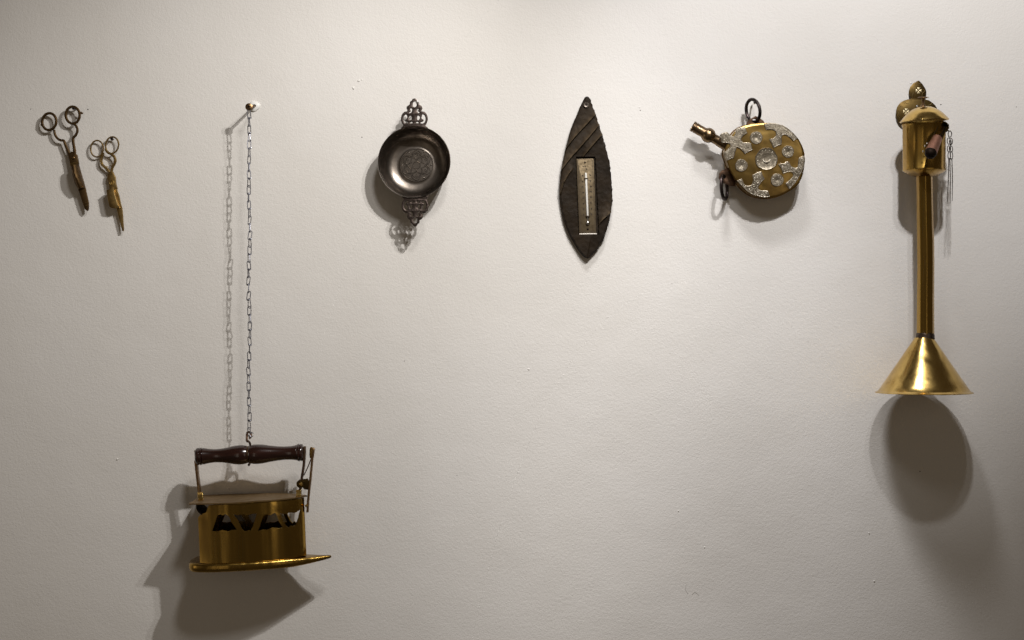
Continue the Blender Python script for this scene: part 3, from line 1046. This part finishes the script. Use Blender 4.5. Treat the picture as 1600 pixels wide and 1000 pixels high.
# dashed border
m = MB()
def dash(a, b, nn):
    a, b = Vector(Tz(*a)), Vector(Tz(*b))
    dr = (b - a).normalized()
    sd = Vector((-dr.y, dr.x)) * 0.5
    for i in range(nn):
        p_, q_ = a.lerp(b, i / nn), a.lerp(b, (i + 0.62) / nn)
        m.add([V(*(p_ - sd), 8.03), V(*(q_ - sd), 8.03), V(*(q_ + sd), 8.03), V(*(p_ + sd), 8.03), V(*(p_ - sd), 7.9), V(*(q_ - sd), 7.9), V(*(q_ + sd), 7.9), V(*(p_ + sd), 7.9)], [(0, 1, 2, 3), (4, 5, 1, 0), (5, 6, 2, 1), (6, 7, 3, 2), (7, 4, 0, 3)])
dash((187, 397), (202, 798), 46); dash((268, 396), (284, 797), 46); dash((188, 396), (268, 395), 10); dash((202, 799), (283, 798), 10)
m.build('border_line', M['ink'], tp)
# worn scale marks in two columns beside the tube
m = MB()
def mark(x, y, r_):
    for q in range(3):
        a = random.random() * PI
        c_ = Vector(Tz(x + random.uniform(-3, 3), y + random.uniform(-3, 3)))
        e = Vector((math.cos(a), math.sin(a))) * r_
        m.tube([V(*(c_ - e), 8.0), V(*(c_ + e), 8.0)], 0.5, 4)
for i in range(8):
    y = 480 + i * 31
    mark(212 + i * 1.1, y + 6, 1.4)
    mark(256 + i * 1.1, y + 2, 1.5)
mark(219, 432, 1.2); mark(237, 446, 1.3); mark(228, 436, 1.2)
m.build('scale_marks', M['ink'], tp)
m = MB()
m.tube([V(*Tz(231, 470), 9.0), V(*Tz(232, 474), 9.6), V(*Tz(241.5, 708), 9.6), V(*Tz(242, 714), 9.2)], [0.9, 1.65, 1.65, 1.2], 12)
m.build('glass_tube', M['tube_glass'], tp)
m = MB()
m.tube([V(*Tz(242, 708), 9.0), V(*Tz(242.8, 742), 9.4)], 0.9, 8)
m.ball(V(*Tz(243, 748), 9.6), 3.3, 16)
m.build('mercury_bulb', M['steel'], tp)
for (x, y) in ((231.8, 501), (241.8, 711)):
    m = MB()
    c_ = Vector(Tz(x, y))
    m.tube([V(c_.x + 2.6 * math.cos(a), c_.y, 8.6 + 3.2 * math.sin(a)) for a in [PI * i / 8 for i in range(9)]], 0.75, 6)
    m.build('tube_clip', M['ink'], tp)
for (x, y) in ((227.5, 411), (242.5, 783)):
    m = MB()
    c_ = Vector(Tz(x, y))
    m.lathe([(0, 7.6), (1.6, 7.6), (1.5, 8.6), (0.8, 9.0), (0, 9.0)], V(c_.x, c_.y, 0), (0, -1, 0), 12)
    m.build('plate_screw', M['soot'], tp)
m = MB()  # added pale strip stands in for the highlight on the recess's lower edge
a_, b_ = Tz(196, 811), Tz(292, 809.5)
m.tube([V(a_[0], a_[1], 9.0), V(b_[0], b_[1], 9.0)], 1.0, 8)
m.build('highlight_strip', M['pale'], plq, 'pale highlight strip under the brass plate')
t = thing('wall_screw', 'dull round screw through the top of the leaf shaped slate', 'screw', at(915.2, 166, 0))
m = MB()
m.tube([V(0, 0, -4), V(0, 0, 14)], 1.3, 8)
m.build('shank', M['dark_iron'], t)
m = MB()
m.lathe([(0, 12.5), (4.2, 12.5), (4.4, 14), (3.2, 15.2), (1.7, 15.0), (1.2, 13.8), (0, 13.6)], (0, 0, 0), (0, -1, 0), 20)
m.build('head', M['pewter'], t)

# ------------------------------------------------------------------ flask
fd = 44.0
fc = at(1195, 250, fd)
flask = thing('powder_flask', 'round brass flask with silver crosses and coins, its spout pointing up left', 'flask', (fc.x, -fd / 1000, fc.z), (R(4.2), 0, R(-1.0)))
TF = Trace(1195, 250, fd)
Tf = TF.zoom(4.35, 1060, 140)
Tg = TF.zoom(6.667, 1160, 170)
Th = TF.zoom(9.09, 1070, 170)
fo = [(470, 242), (520, 233), (580, 228), (640, 230), (700, 242), (748, 270), (790, 308), (820, 345), (842, 388), (855, 430), (859, 475), (857, 520), (849, 565), (838, 603), (818, 642), (787, 671), (750, 694), (716, 713), (680, 727), (640, 735), (600, 737), (550, 731), (500, 715), (462, 690), (430, 660), (398, 620), (370, 580), (350, 540), (335, 500), (322, 465), (315, 440), (318, 405), (335, 360), (360, 315), (390, 280), (425, 256)]
fo = [tuple(q) for q in catmull(Tf.pts(fo), 3, True)]
DOME = 2.4
def dome(u, v):
    r_ = math.hypot(u, v) / 61.0
    return DOME * (1 - min(1, r_ * r_)) + 0.35 * noise.noise(Vector((u * 0.05, v * 0.05, 2.2)))
def ffront(u, v, t_):
    return dome(u, v) - (1.2 * (1 - sst(0, 0.035, 1 - t_)))
m = MB()
m.polar(fo, (0, 0), 30, ffront, lambda u, v, t_: -33 + 1.5 * t_ ** 8)
m.build('body', M['brass_flask'], flask, angle=45)
m = MB()
for w_ in (-30.5,):
    m.tube([V(u * 1.006, v * 1.006, w_) for (u, v) in fo], 1.1, 6, True)
m.build('seam', M['brass_worn'], flask)
def onf(u, v, w_):
    return V(u, v, w_ + dome(u, v))
def orn(pts, name):
    m = MB()
    m.plate(pts, [], -0.6, 1.5, 0.5, [((s, 0, 0), (1, 0, 0)) for s in range(-70, 70, 8)], onf)
    o = m.build(name, M['silver'], flask)
    q = [Vector(p) for p in pts]
    c_ = sum(q, Vector((0, 0))) / len(q)
    m = MB()
    rim = []
    nq = len(q)
    for i in range(nq):
        e = (q[(i + 1) % nq] - q[i - 1]).normalized()
        nn = Vector((-e.y, e.x))
        if not inside(q[i] + nn * 1.1, q):
            nn = -nn
        rim.append(q[i] + nn * 0.95)
    m.tube([onf(p.x, p.y, 1.45) for p in rim], 0.42, 5, True)
    m.build('raised_border', M['silver_relief'], o)
    m = MB()
    lo_ = Vector((min(p.x for p in q), min(p.y for p in q)))
    hi_ = Vector((max(p.x for p in q), max(p.y for p in q)))
    done = []
    for tries in range(900):
        p = Vector((random.uniform(lo_.x, hi_.x), random.uniform(lo_.y, hi_.y)))
        if all(inside(p + Vector((math.cos(a), math.sin(a))) * 2.5, q) for a in (0, 1.57, 3.14, 4.71)) and all((p - d).length > 3.5 for d in done):
            done.append(p)
            a0 = random.uniform(0, 6.28)
            sg = random.choice((-1, 1))
            m.tube([onf(p.x + (0.45 + 0.29 * k) * math.cos(a0 + sg * k * 0.95), p.y + (0.45 + 0.29 * k) * math.sin(a0 + sg * k * 0.95), 1.45) for k in range(7)], [0.5, 0.42, 0.4, 0.38, 0.36, 0.32, 0.2], 5)
    if done:
        m.build('scroll_relief', M['silver_relief'], o)
    return o
def inside(p, poly):
    r_ = False
    j = len(poly) - 1
    for i in range(len(poly)):
        a, b = poly[i], poly[j]
        if (a.y > p.y) != (b.y > p.y) and p.x < (b.x - a.x) * (p.y - a.y) / (b.y - a.y) + a.x:
            r_ = not r_
        j = i
    return r_
crossA = [(1124.2, 211), (1129, 207.6), (1136, 206), (1140.5, 211), (1146, 213.6), (1148.6, 208), (1149.8, 201.4), (1156, 199.6), (1163.5, 197.5), (1165, 203), (1167.4, 208), (1162, 211.5), (1158.6, 215), (1157.5, 218.8), (1160, 222.5), (1166, 222.9), (1173, 223.2), (1173.6, 229), (1176, 234.5), (1170, 237), (1163.5, 241), (1160, 236.5), (1155.5, 232), (1151, 230), (1148.6, 238), (1146.4, 247), (1141, 248.6), (1135.5, 251.4), (1132.6, 245), (1131, 238.6), (1137, 233.4), (1141.2, 228.4), (1140.4, 225.2), (1134, 223.4), (1127, 222.8), (1126, 217)]
orn([TF(*q) for q in crossA], 'silver_cross')
TR = [(218, 157), (275, 153), (330, 152), (378, 163), (420, 181), (463, 207), (502, 238), (542, 275), (575, 312), (550, 322), (525, 341), (505, 318), (480, 298), (455, 280), (430, 274), (412, 280), (402, 296), (406, 335), (405, 374), (385, 380), (365, 390), (345, 396), (320, 410), (308, 390), (300, 366), (286, 345), (278, 316), (300, 312), (330, 298), (345, 278), (346, 255), (336, 233), (310, 220), (275, 219), (238, 221)]
orn(Tg.pts(TR), 'silver_half_cross')
RT = [(585, 508), (615, 497), (645, 490), (650, 525), (648, 562), (636, 610), (618, 656), (590, 712), (558, 762), (524, 805), (490, 838), (468, 806), (450, 776), (478, 752), (505, 728), (522, 706), (530, 690), (520, 668), (498, 658), (460, 664), (420, 676), (410, 648), (400, 622), (384, 600), (372, 580), (398, 566), (430, 568), (450, 550), (472, 546), (490, 566), (500, 590), (522, 608), (546, 616), (566, 612), (577, 598), (580, 555)]
orn(Tg.pts(RT), 'silver_half_cross')
BL = [(398, 618), (414, 610), (432, 604), (440, 628), (452, 645), (472, 653), (491, 650), (503, 636), (508, 612), (502, 580), (518, 572), (535, 560), (562, 556), (572, 580), (586, 606), (572, 622), (556, 642), (545, 660), (544, 675), (560, 684), (610, 686), (618, 706), (624, 728), (590, 733), (550, 727), (500, 711), (466, 688), (438, 662), (416, 640)]
orn(Tf.pts(BL), 'silver_half_cross')
def coin(x, y, r_, name, med=False):
    c_ = TF(x, y)
    w0 = dome(*c_)
    m = MB()
    if med:
        prof = [(r_, -1.0), (r_ * 1.01, 1.2), (r_ * 0.97, 2.0), (r_ * 0.93, 1.6), (r_ * 0.62, 1.6), (r_ * 0.5, 1.5), (r_ * 0.3, 0.9), (0, 0.7)]
    else:
        prof = [(r_, -1.0), (r_, 1.1), (r_ * 0.94, 1.6), (r_ * 0.3, 1.6), (r_ * 0.12, 1.0), (0, 0.9)]
    m.lathe(prof, V(c_[0], c_[1], w0), (0, -1, 0), 36, wob=lambda a, h: 1 + 0.02 * math.sin(3 * a + x) + 0.012 * math.sin(7 * a))
    o = m.build(name, M['silver'], flask)
    m = MB()
    rr = r_ * (0.8 if med else 0.68)
    nn = 15 if med else 9
    for k in range(nn):
        a = 2 * PI * k / nn
        m.ball(V(c_[0] + rr * math.cos(a), c_[1] + rr * math.sin(a), w0 + 1.55), 0.85 if med else 0.75, 6)
    m.build('bead_ring', M['silver_relief'], o)
    if med:
        m = MB()
        arc = [V(c_[0] + 5.2 * math.cos(a), c_[1] + 4.6 * math.sin(a) - 0.5, w0 + 1.2) for a in [R(170) + R(200) * i / 12 for i in range(13)]]
        m.tube(arc, [0.5 + 1.5 * math.sin(PI * i / 12) for i in range(13)], 8)
        m.build('relief', M['silver_relief'], o)
coin(1197, 248.5, 17.0, 'silver_medallion', True)
for (x, y, r_) in ((1181, 215.5, 9.7), (1230.5, 237.2, 9.4), (1158.3, 258.4, 9.6), (1214.2, 281.3, 9.9)):
    coin(x, y, r_, 'silver_coin')
# spout
A = V(*Th(118, 240), -14)
B = V(*Th(600, 515), -15)
ax = (B - A).normalized()
Ln = (B - A).length
m = MB()
def along(x):
    return (x / 9.09 * TF.s)
prof = [(5.2, 4), (6.8, 0.3), (8.3, 0), (8.3, 3.4), (7.6, 3.7), (7.6, 4.4), (8.1, 4.8), (8.0, 20), (8.8, 21.2), (9.2, 22.0)]
m.lathe([(5.2, 6), (0.01, 6)][::-1] + prof, A, ax, 28)
sp = m.build('spout_cap', M['brass_spout'], flask)
m = MB()
m.lathe([(9.0, 21.6), (10.2, 23.4), (11.3, 26), (11.6, 28.5), (11.5, 30.5), (10.6, 33.4), (8.8, 36.2), (7.6, 37.2), (7.2, 38.4), (7.4, 46), (7.9, 50), (8.4, 60), (9.0, 66)], A, ax, 28)
m.build('spout_neck', M['brass_spout'], flask)
# lugs and rings
m = MB()
m.plate([TF(*q) for q in [(1166, 198), (1169, 190), (1175, 184.5), (1182, 181), (1188, 183.5), (1194, 188), (1198, 194), (1196, 200), (1180, 202)]], [[TF(1180 + 3.6 * math.cos(a), 188.4 + 3.0 * math.sin(a)) for a in [2 * PI * i / 12 for i in range(12)]]], -19, -14, 0.8)
m.build('ring_lug', M['rust'], flask)
m = MB()
m.plate([TF(*q) for q in [(1138, 262), (1130, 266), (1125.5, 271), (1125, 278), (1129, 284), (1136, 287), (1143, 290), (1152, 291), (1150, 275), (1142, 258)]], [[TF(1132.8 + 3.2 * math.cos(a), 275.6 + 3.2 * math.sin(a)) for a in [2 * PI * i / 12 for i in range(12)]]], -19, -14, 0.8)
m.build('ring_lug', M['rust'], flask)
def ring(cx, cy, rad, wire, turn, lean, w_):
    c_ = TF(cx, cy)
    m = MB()
    pts = []
    for i in range(40):
        a = 2 * PI * i / 40
        x, z = rad * math.cos(a), rad * 1.12 * math.sin(a)
        pts.append(V(c_[0] + x * math.cos(turn) - z * math.sin(lean), c_[1] + z * math.cos(lean), w_ + x * math.sin(turn)))
    m.tube(pts, wire, 10, True)
    return m.build('hanging_ring', M['dark_iron'], flask)
ring(1178.2, 172.6, 15.6, 2.6, R(56), R(7), -16.5)
ring(1133.6, 292.5, 16.5, 2.7, R(-68), R(4), -13)
nail(1179.5, 160.2, 34, 2.5, 'bright steel pin inside the top ring of the brass flask', M['steel'], 1.4, 0)

# ------------------------------------------------------------------ wall lamp with cone
ld = 75.0
lx = 0.6245
lamp = thing('wall_oil_lamp', 'tall brass wall oil lamp with a domed pot, long stem and cone foot, far right', 'lamp', (lx, 0, 0.30), (0, 0, 0))
def lz(y, d=ld):
    return (500 - y) * (1 - d / D) - 300
def lu(x, d=ld):
    return (x - 800) * (1 - d / D) - 624.5
# back plate at 4 mm from the wall
Tb = lambda x, y: (lu(x, 6), lz(y, 6))
bz = lambda lst: [Tb(1390 + x / 12.5, 120 + y / 12.5) for (x, y) in lst]
bp = [(568, 75), (610, 108), (650, 155), (690, 215), (716, 280), (718, 345), (702, 405), (700, 440), (770, 462), (835, 505), (890, 556), (935, 630), (955, 720), (945, 820), (900, 920), (820, 990), (720, 1020), (600, 1030), (480, 1030), (370, 1015), (270, 975), (190, 915), (148, 840), (128, 760), (128, 670), (150, 590), (205, 515), (280, 465), (360, 438), (420, 428), (392, 380), (378, 320), (384, 255), (408, 195), (455, 138), (515, 98)]
bpp = bz(bp)
m = MB()
m.plate([tuple(q) for q in catmull(bpp, 3, True)], [], 4.6, 6.2, 0.4)
plate = m.build('back_plate', M['brass_plate'], lamp)
def pattee(cx, cy, r_, rot=0.05):
    m = MB()
    for i in range(4):
        a = rot + i * PI / 2
        rv = lambda q, s: Tb(cx + (q * math.cos(a) - s * math.sin(a)), cy + (q * math.sin(a) + s * math.cos(a)))
        m.plate([rv(0.7, -0.35), rv(r_, -r_ * 0.55), rv(r_ * 0.93, 0), rv(r_, r_ * 0.55), rv(0.7, 0.35)], [], 6.0, 6.55, 0.1)
    m.build('etched_cross', M['etch'], plate)
pattee(1435.3, 141.5, 4.7)
pattee(1415.8, 174.3, 4.7)
pattee(1452.5, 174.3, 4.7)
m = MB()
for ln in ([(425, 215), (465, 300), (440, 370), (450, 415)], [(530, 120), (570, 135), (610, 125)], [(640, 240), (690, 275), (650, 310), (632, 350), (635, 410)], [(275, 540), (300, 505), (350, 525), (400, 500), (430, 460)], [(160, 600), (200, 580), (250, 590)], [(690, 545), (740, 560), (800, 540), (830, 510)], [(180, 690), (160, 760), (200, 810)], [(500, 130), (520, 180), (480, 240)]):
    m.tube([V(q[0], q[1], 6.25) for q in catmull(bz(ln), 4)], 0.34, 5)
m.build('etched_scroll', M['etch_line'], plate)
m = MB()
q0 = Tb(1433, 180)
m.strip([V(q0[0] + 3, -30, 5), V(0, -30, 46)], (0, 0, 1), 9, 4)
m.build('bracket_arm', M['brass_plate'], lamp)
# pot
Z = lz
fac = lambda a, h: 1 + 0.006 * math.cos(14 * a) + 0.004 * math.sin(3 * a + 1)
prof = [(0.01, lz(200)), (30.6, lz(200)), (31.0, lz(194)), (32.6, lz(193.4)), (33.4, lz(195)), (32.8, lz(197)), (32.0, lz(198)), (31.8, lz(264)), (32.3, lz(265)), (32.2, lz(266.5)), (30.5, lz(268)), (24, lz(272)), (13, lz(276))]
m = MB()
m.lathe(prof, V(0, 0, ld), (0, 0, 1), 112, wob=fac)
m.build('oil_pot', M['brass_lamp'], lamp, angle=40)
# lid
lidp = [(0.01, 21.5), (6, 21.2), (12, 20.0), (18, 17.4), (24, 13.4), (29, 8.8), (33, 4.2), (36.4, 0.3), (36.8, -0.4), (36.2, -0.8), (32, 2.6), (20, 12), (0.01, 18)]
o_ax = Vector((-0.055, -0.03, 1)).normalized()
m = MB()
m.lathe(lidp, V(0.5, lz(188.6), ld), o_ax, 56)
lid = m.build('domed_lid', M['brass_bright'], lamp, 'bright domed lid', angle=50)
m = MB()
k0 = V(0.5, lz(188.6), ld) + o_ax * 21
m.lathe([(0.01, 15.3), (6.5, 15.0), (8.2, 14.0), (7.8, 13.4), (3.0, 12.6), (2.0, 9), (1.9, 4), (3.4, 2.4), (4.8, 0.6), (5.2, -0.6)], k0 + Vector((-1.0, 0, 0)), Vector((-0.02, -0.10, 1)), 24)
m.build('knob', M['brass_worn'], lid)
# stem
m = MB()
sp_ = [(0.3, 274.5, 12.4), (0.9, 300, 12.3), (1.6, 350, 12.6), (2.4, 380, 12.9), (2.6, 420, 12.9), (2.2, 470, 13.0), (2.2, 524, 13.3)]
vs, fs = [], []
NF = 8
for (du, y, r_) in sp_:
    for q in range(NF):
        a = R(8) + 2 * PI * q / NF
        vs.append(V(du + r_ * math.cos(a), lz(y), ld + r_ * math.sin(a)))
for i in range(len(sp_) - 1):
    for q in range(NF):
        l = (q + 1) % NF
        fs.append((i * NF + q, i * NF + l, i * NF + NF + l, i * NF + NF + q))
m.add(vs, fs)
m.build('stem', M['brass_lamp'], lamp, bevel=0.9)
m = MB()
m.lathe([(12.6, lz(520)), (13.2, lz(522)), (13.6, lz(525)), (14.2, lz(528)), (14.4, lz(529.5))], V(1.8, 0, ld), (0, 0, 1), 32, wob=lambda a, h: 1 + 0.03 * math.sin(5 * a + h) + 0.02 * math.sin(11 * a + h * 2))
m.build('solder_joint', M['solder'], lamp)
# cone
cz = -300 - 110.5
m = MB()
ct = lz(527.5)
cone = [(13.8, ct)]
for i in range(1, 13):
    t_ = i / 12
    cone.append((13.8 + (67.5 - 13.8) * t_, ct + (cz + 4 - ct) * t_))
cone += [(69.6, cz + 2.4), (72.2, cz + 1.5), (72.9, cz + 0.8), (72.4, cz), (70, cz + 0.2), (66, cz + 3), (12.4, ct - 1)]
m.lathe(cone, V(0, 0, ld), (0, 0, 1), 96, wob=lambda a, h: 1 + 0.004 * math.sin(2 * a + 0.4) + 0.003 * math.sin(5 * a + h * 0.02))
m.build('cone_foot', M['brass_bright'], lamp, angle=40)
# spout
A = V(lu(1472, 100), lz(199, 100), 100)
B = V(lu(1453.5, 134), lz(240.5, 134), 134)
ax = (B - A).normalized()
side = ax.cross(V(0, 0, 1)).normalized()
upv = side.cross(ax).normalized()
if upv.dot(V(0, 0, 1)) < 0:
    upv = -upv
def half_tube(m, t0, t1, r0, r1, a0, a1, th=1.0, n=14):
    vs, fs = [], []
    for (t_, r_) in ((t0, r0), (t1, r1)):
        c_ = A.lerp(B, t_)
        for rr in (r_, r_ - th):
            for i in range(n + 1):
                a = a0 + (a1 - a0) * i / n
                vs.append(c_ + side * (rr * math.cos(a)) + upv * (rr * math.sin(a)))
    k_ = n + 1
    for i in range(n):
        fs += [(i, i + 1, 2 * k_ + i + 1, 2 * k_ + i), (k_ + i + 1, k_ + i, 3 * k_ + i, 3 * k_ + i + 1), (i + 1, i, k_ + i, k_ + i + 1), (2 * k_ + i, 2 * k_ + i + 1, 3 * k_ + i + 1, 3 * k_ + i)]
    fs += [(0, 2 * k_, 3 * k_, k_), (n, k_ + n, 3 * k_ + n, 2 * k_ + n)]
    return m.add(vs, fs)
m = MB()
half_tube(m, -0.12, 0.96, 6.6, 8.6, PI, 2 * PI, 1.3)
m.strip([A + side * 6.4 - ax * 5, A.lerp(B, 0.55) + side * 7.4], upv, 1.6, 1.4)
m.strip([A - side * 6.4 - ax * 5, A.lerp(B, 0.55) - side * 7.4], upv, 1.6, 1.4)
spt = m.build('spout', M['brass_plate'], lamp, bevel=0.2)
m = MB()
half_tube(m, 0.42, 0.94, 7.6, 9.0, -0.12, PI + 0.12, 1.0)
m.build('spout_cover', M['copper'], spt, 'copper coloured cover')
m = MB()
m.lathe([(8.2, -5), (8.9, -2), (8.8, 1), (7.8, 4), (5.8, 6.4), (3.2, 7.6), (0.01, 8)], A.lerp(B, 0.97), ax, 24, wob=lambda a, h: 1 + 0.03 * math.sin(3 * a + h))
m.build('burnt_mouth', M['soot'], spt)
m = MB()
half_tube(m, -0.15, 0.42, 5.6, 6.6, PI * 1.02, PI * 1.98, 0.6)
m.build('wick_channel', M['soot'], spt)
m = MB()
hp = [(1464, 190), (1471, 189.5), (1477, 191), (1481.5, 195), (1482, 200), (1478.5, 206)]
m.strip([V(lu(x, 98), lz(y, 98), 92) for (x, y) in hp], V(0, 0, 1), 8, 1.5)
m.strip([V(lu(1465, 98), lz(191, 98), 96), V(lu(1465.5, 98), lz(206, 98), 96), V(lu(1463, 98), lz(212, 98), 96)], V(0, 0, 1), 6, 1.4)
m.build('spout_hood', M['brass_plate'], lamp, bevel=0.4)
for (x, y) in ((1445.2, 228), (1442.5, 236.5), (1448.6, 224.3)):
    m = MB()
    m.ball(V(lu(x, 122), lz(y, 122), 122), 1.3, 8)
    m.build('solder_bead', M['steel'], spt)
nail(1433.2, 166.2, 7.5, 2.4, 'pale screw head on the trefoil back plate behind the domed lid', M['steel'], 1.3, 0, None, 'wall_screw', 'screw')

# pick chain hanging beside the pot
pk_d = 84
pk = at(1480, 203, pk_d)
pick = thing('wick_pick_chain', 'short double chain with thin wire wick picks hanging beside the brass pot', 'chain', pk)
Tp = Trace(1480, 203, pk_d).zoom(12.5, 1430, 180)
m = MB()
m.tube([V(-12, 1, -4), V(-4, 1.5, -2), V(0, -0.5, 0), V(2.5, -2, 1)], 1.0, 6)
m.build('hook', M['pick'], pick)
def oval(c, rx, ry, tw=0.0, r_=0.7):
    pts = []
    for i in range(18):
        a = 2 * PI * i / 18
        q = Tp(c[0] + rx * math.cos(a) * math.cos(tw), c[1] + ry * math.sin(a))
        pts.append(V(q[0], q[1], rx / 12.5 * math.cos(a) * math.sin(tw)))
    m = MB()
    m.tube(pts, r_, 6, True)
    return m.build('link', M['pick'], pick)
oval((678, 368), 34, 62, 0.0, 0.7)
for (x, y, rx, ry, tw) in ((655, 505, 30, 62, 0.0), (700, 512, 28, 60, 0.3), (690, 540, 18, 48, 1.0), (655, 655, 27, 58, 0.1), (706, 660, 27, 58, -0.2), (680, 650, 16, 40, 1.0), (664, 790, 24, 74, 0.2), (708, 790, 26, 76, -0.2)):
    oval((x, y), rx, ry, tw, 0.68)
Tq = Trace(1480, 203, pk_d)
for (x0, y0, x1, y1, r_) in ((1482.6, 247, 1480.0, 316.5, 0.75), (1484.2, 247, 1484.8, 318, 0.75), (1487.4, 247, 1488.0, 314, 0.75)):
    m = MB()
    a_, b_ = Tq(x0, y0), Tq(x1, y1)
    m.tube([V(a_[0], a_[1], 0), V((a_[0] + b_[0]) / 2 + 0.3, (a_[1] + b_[1]) / 2, 0.5), V(b_[0], b_[1], 0)], [r_, r_, r_ * 0.5], 6)
    m.build('wire_pick', M['pick'], pick)
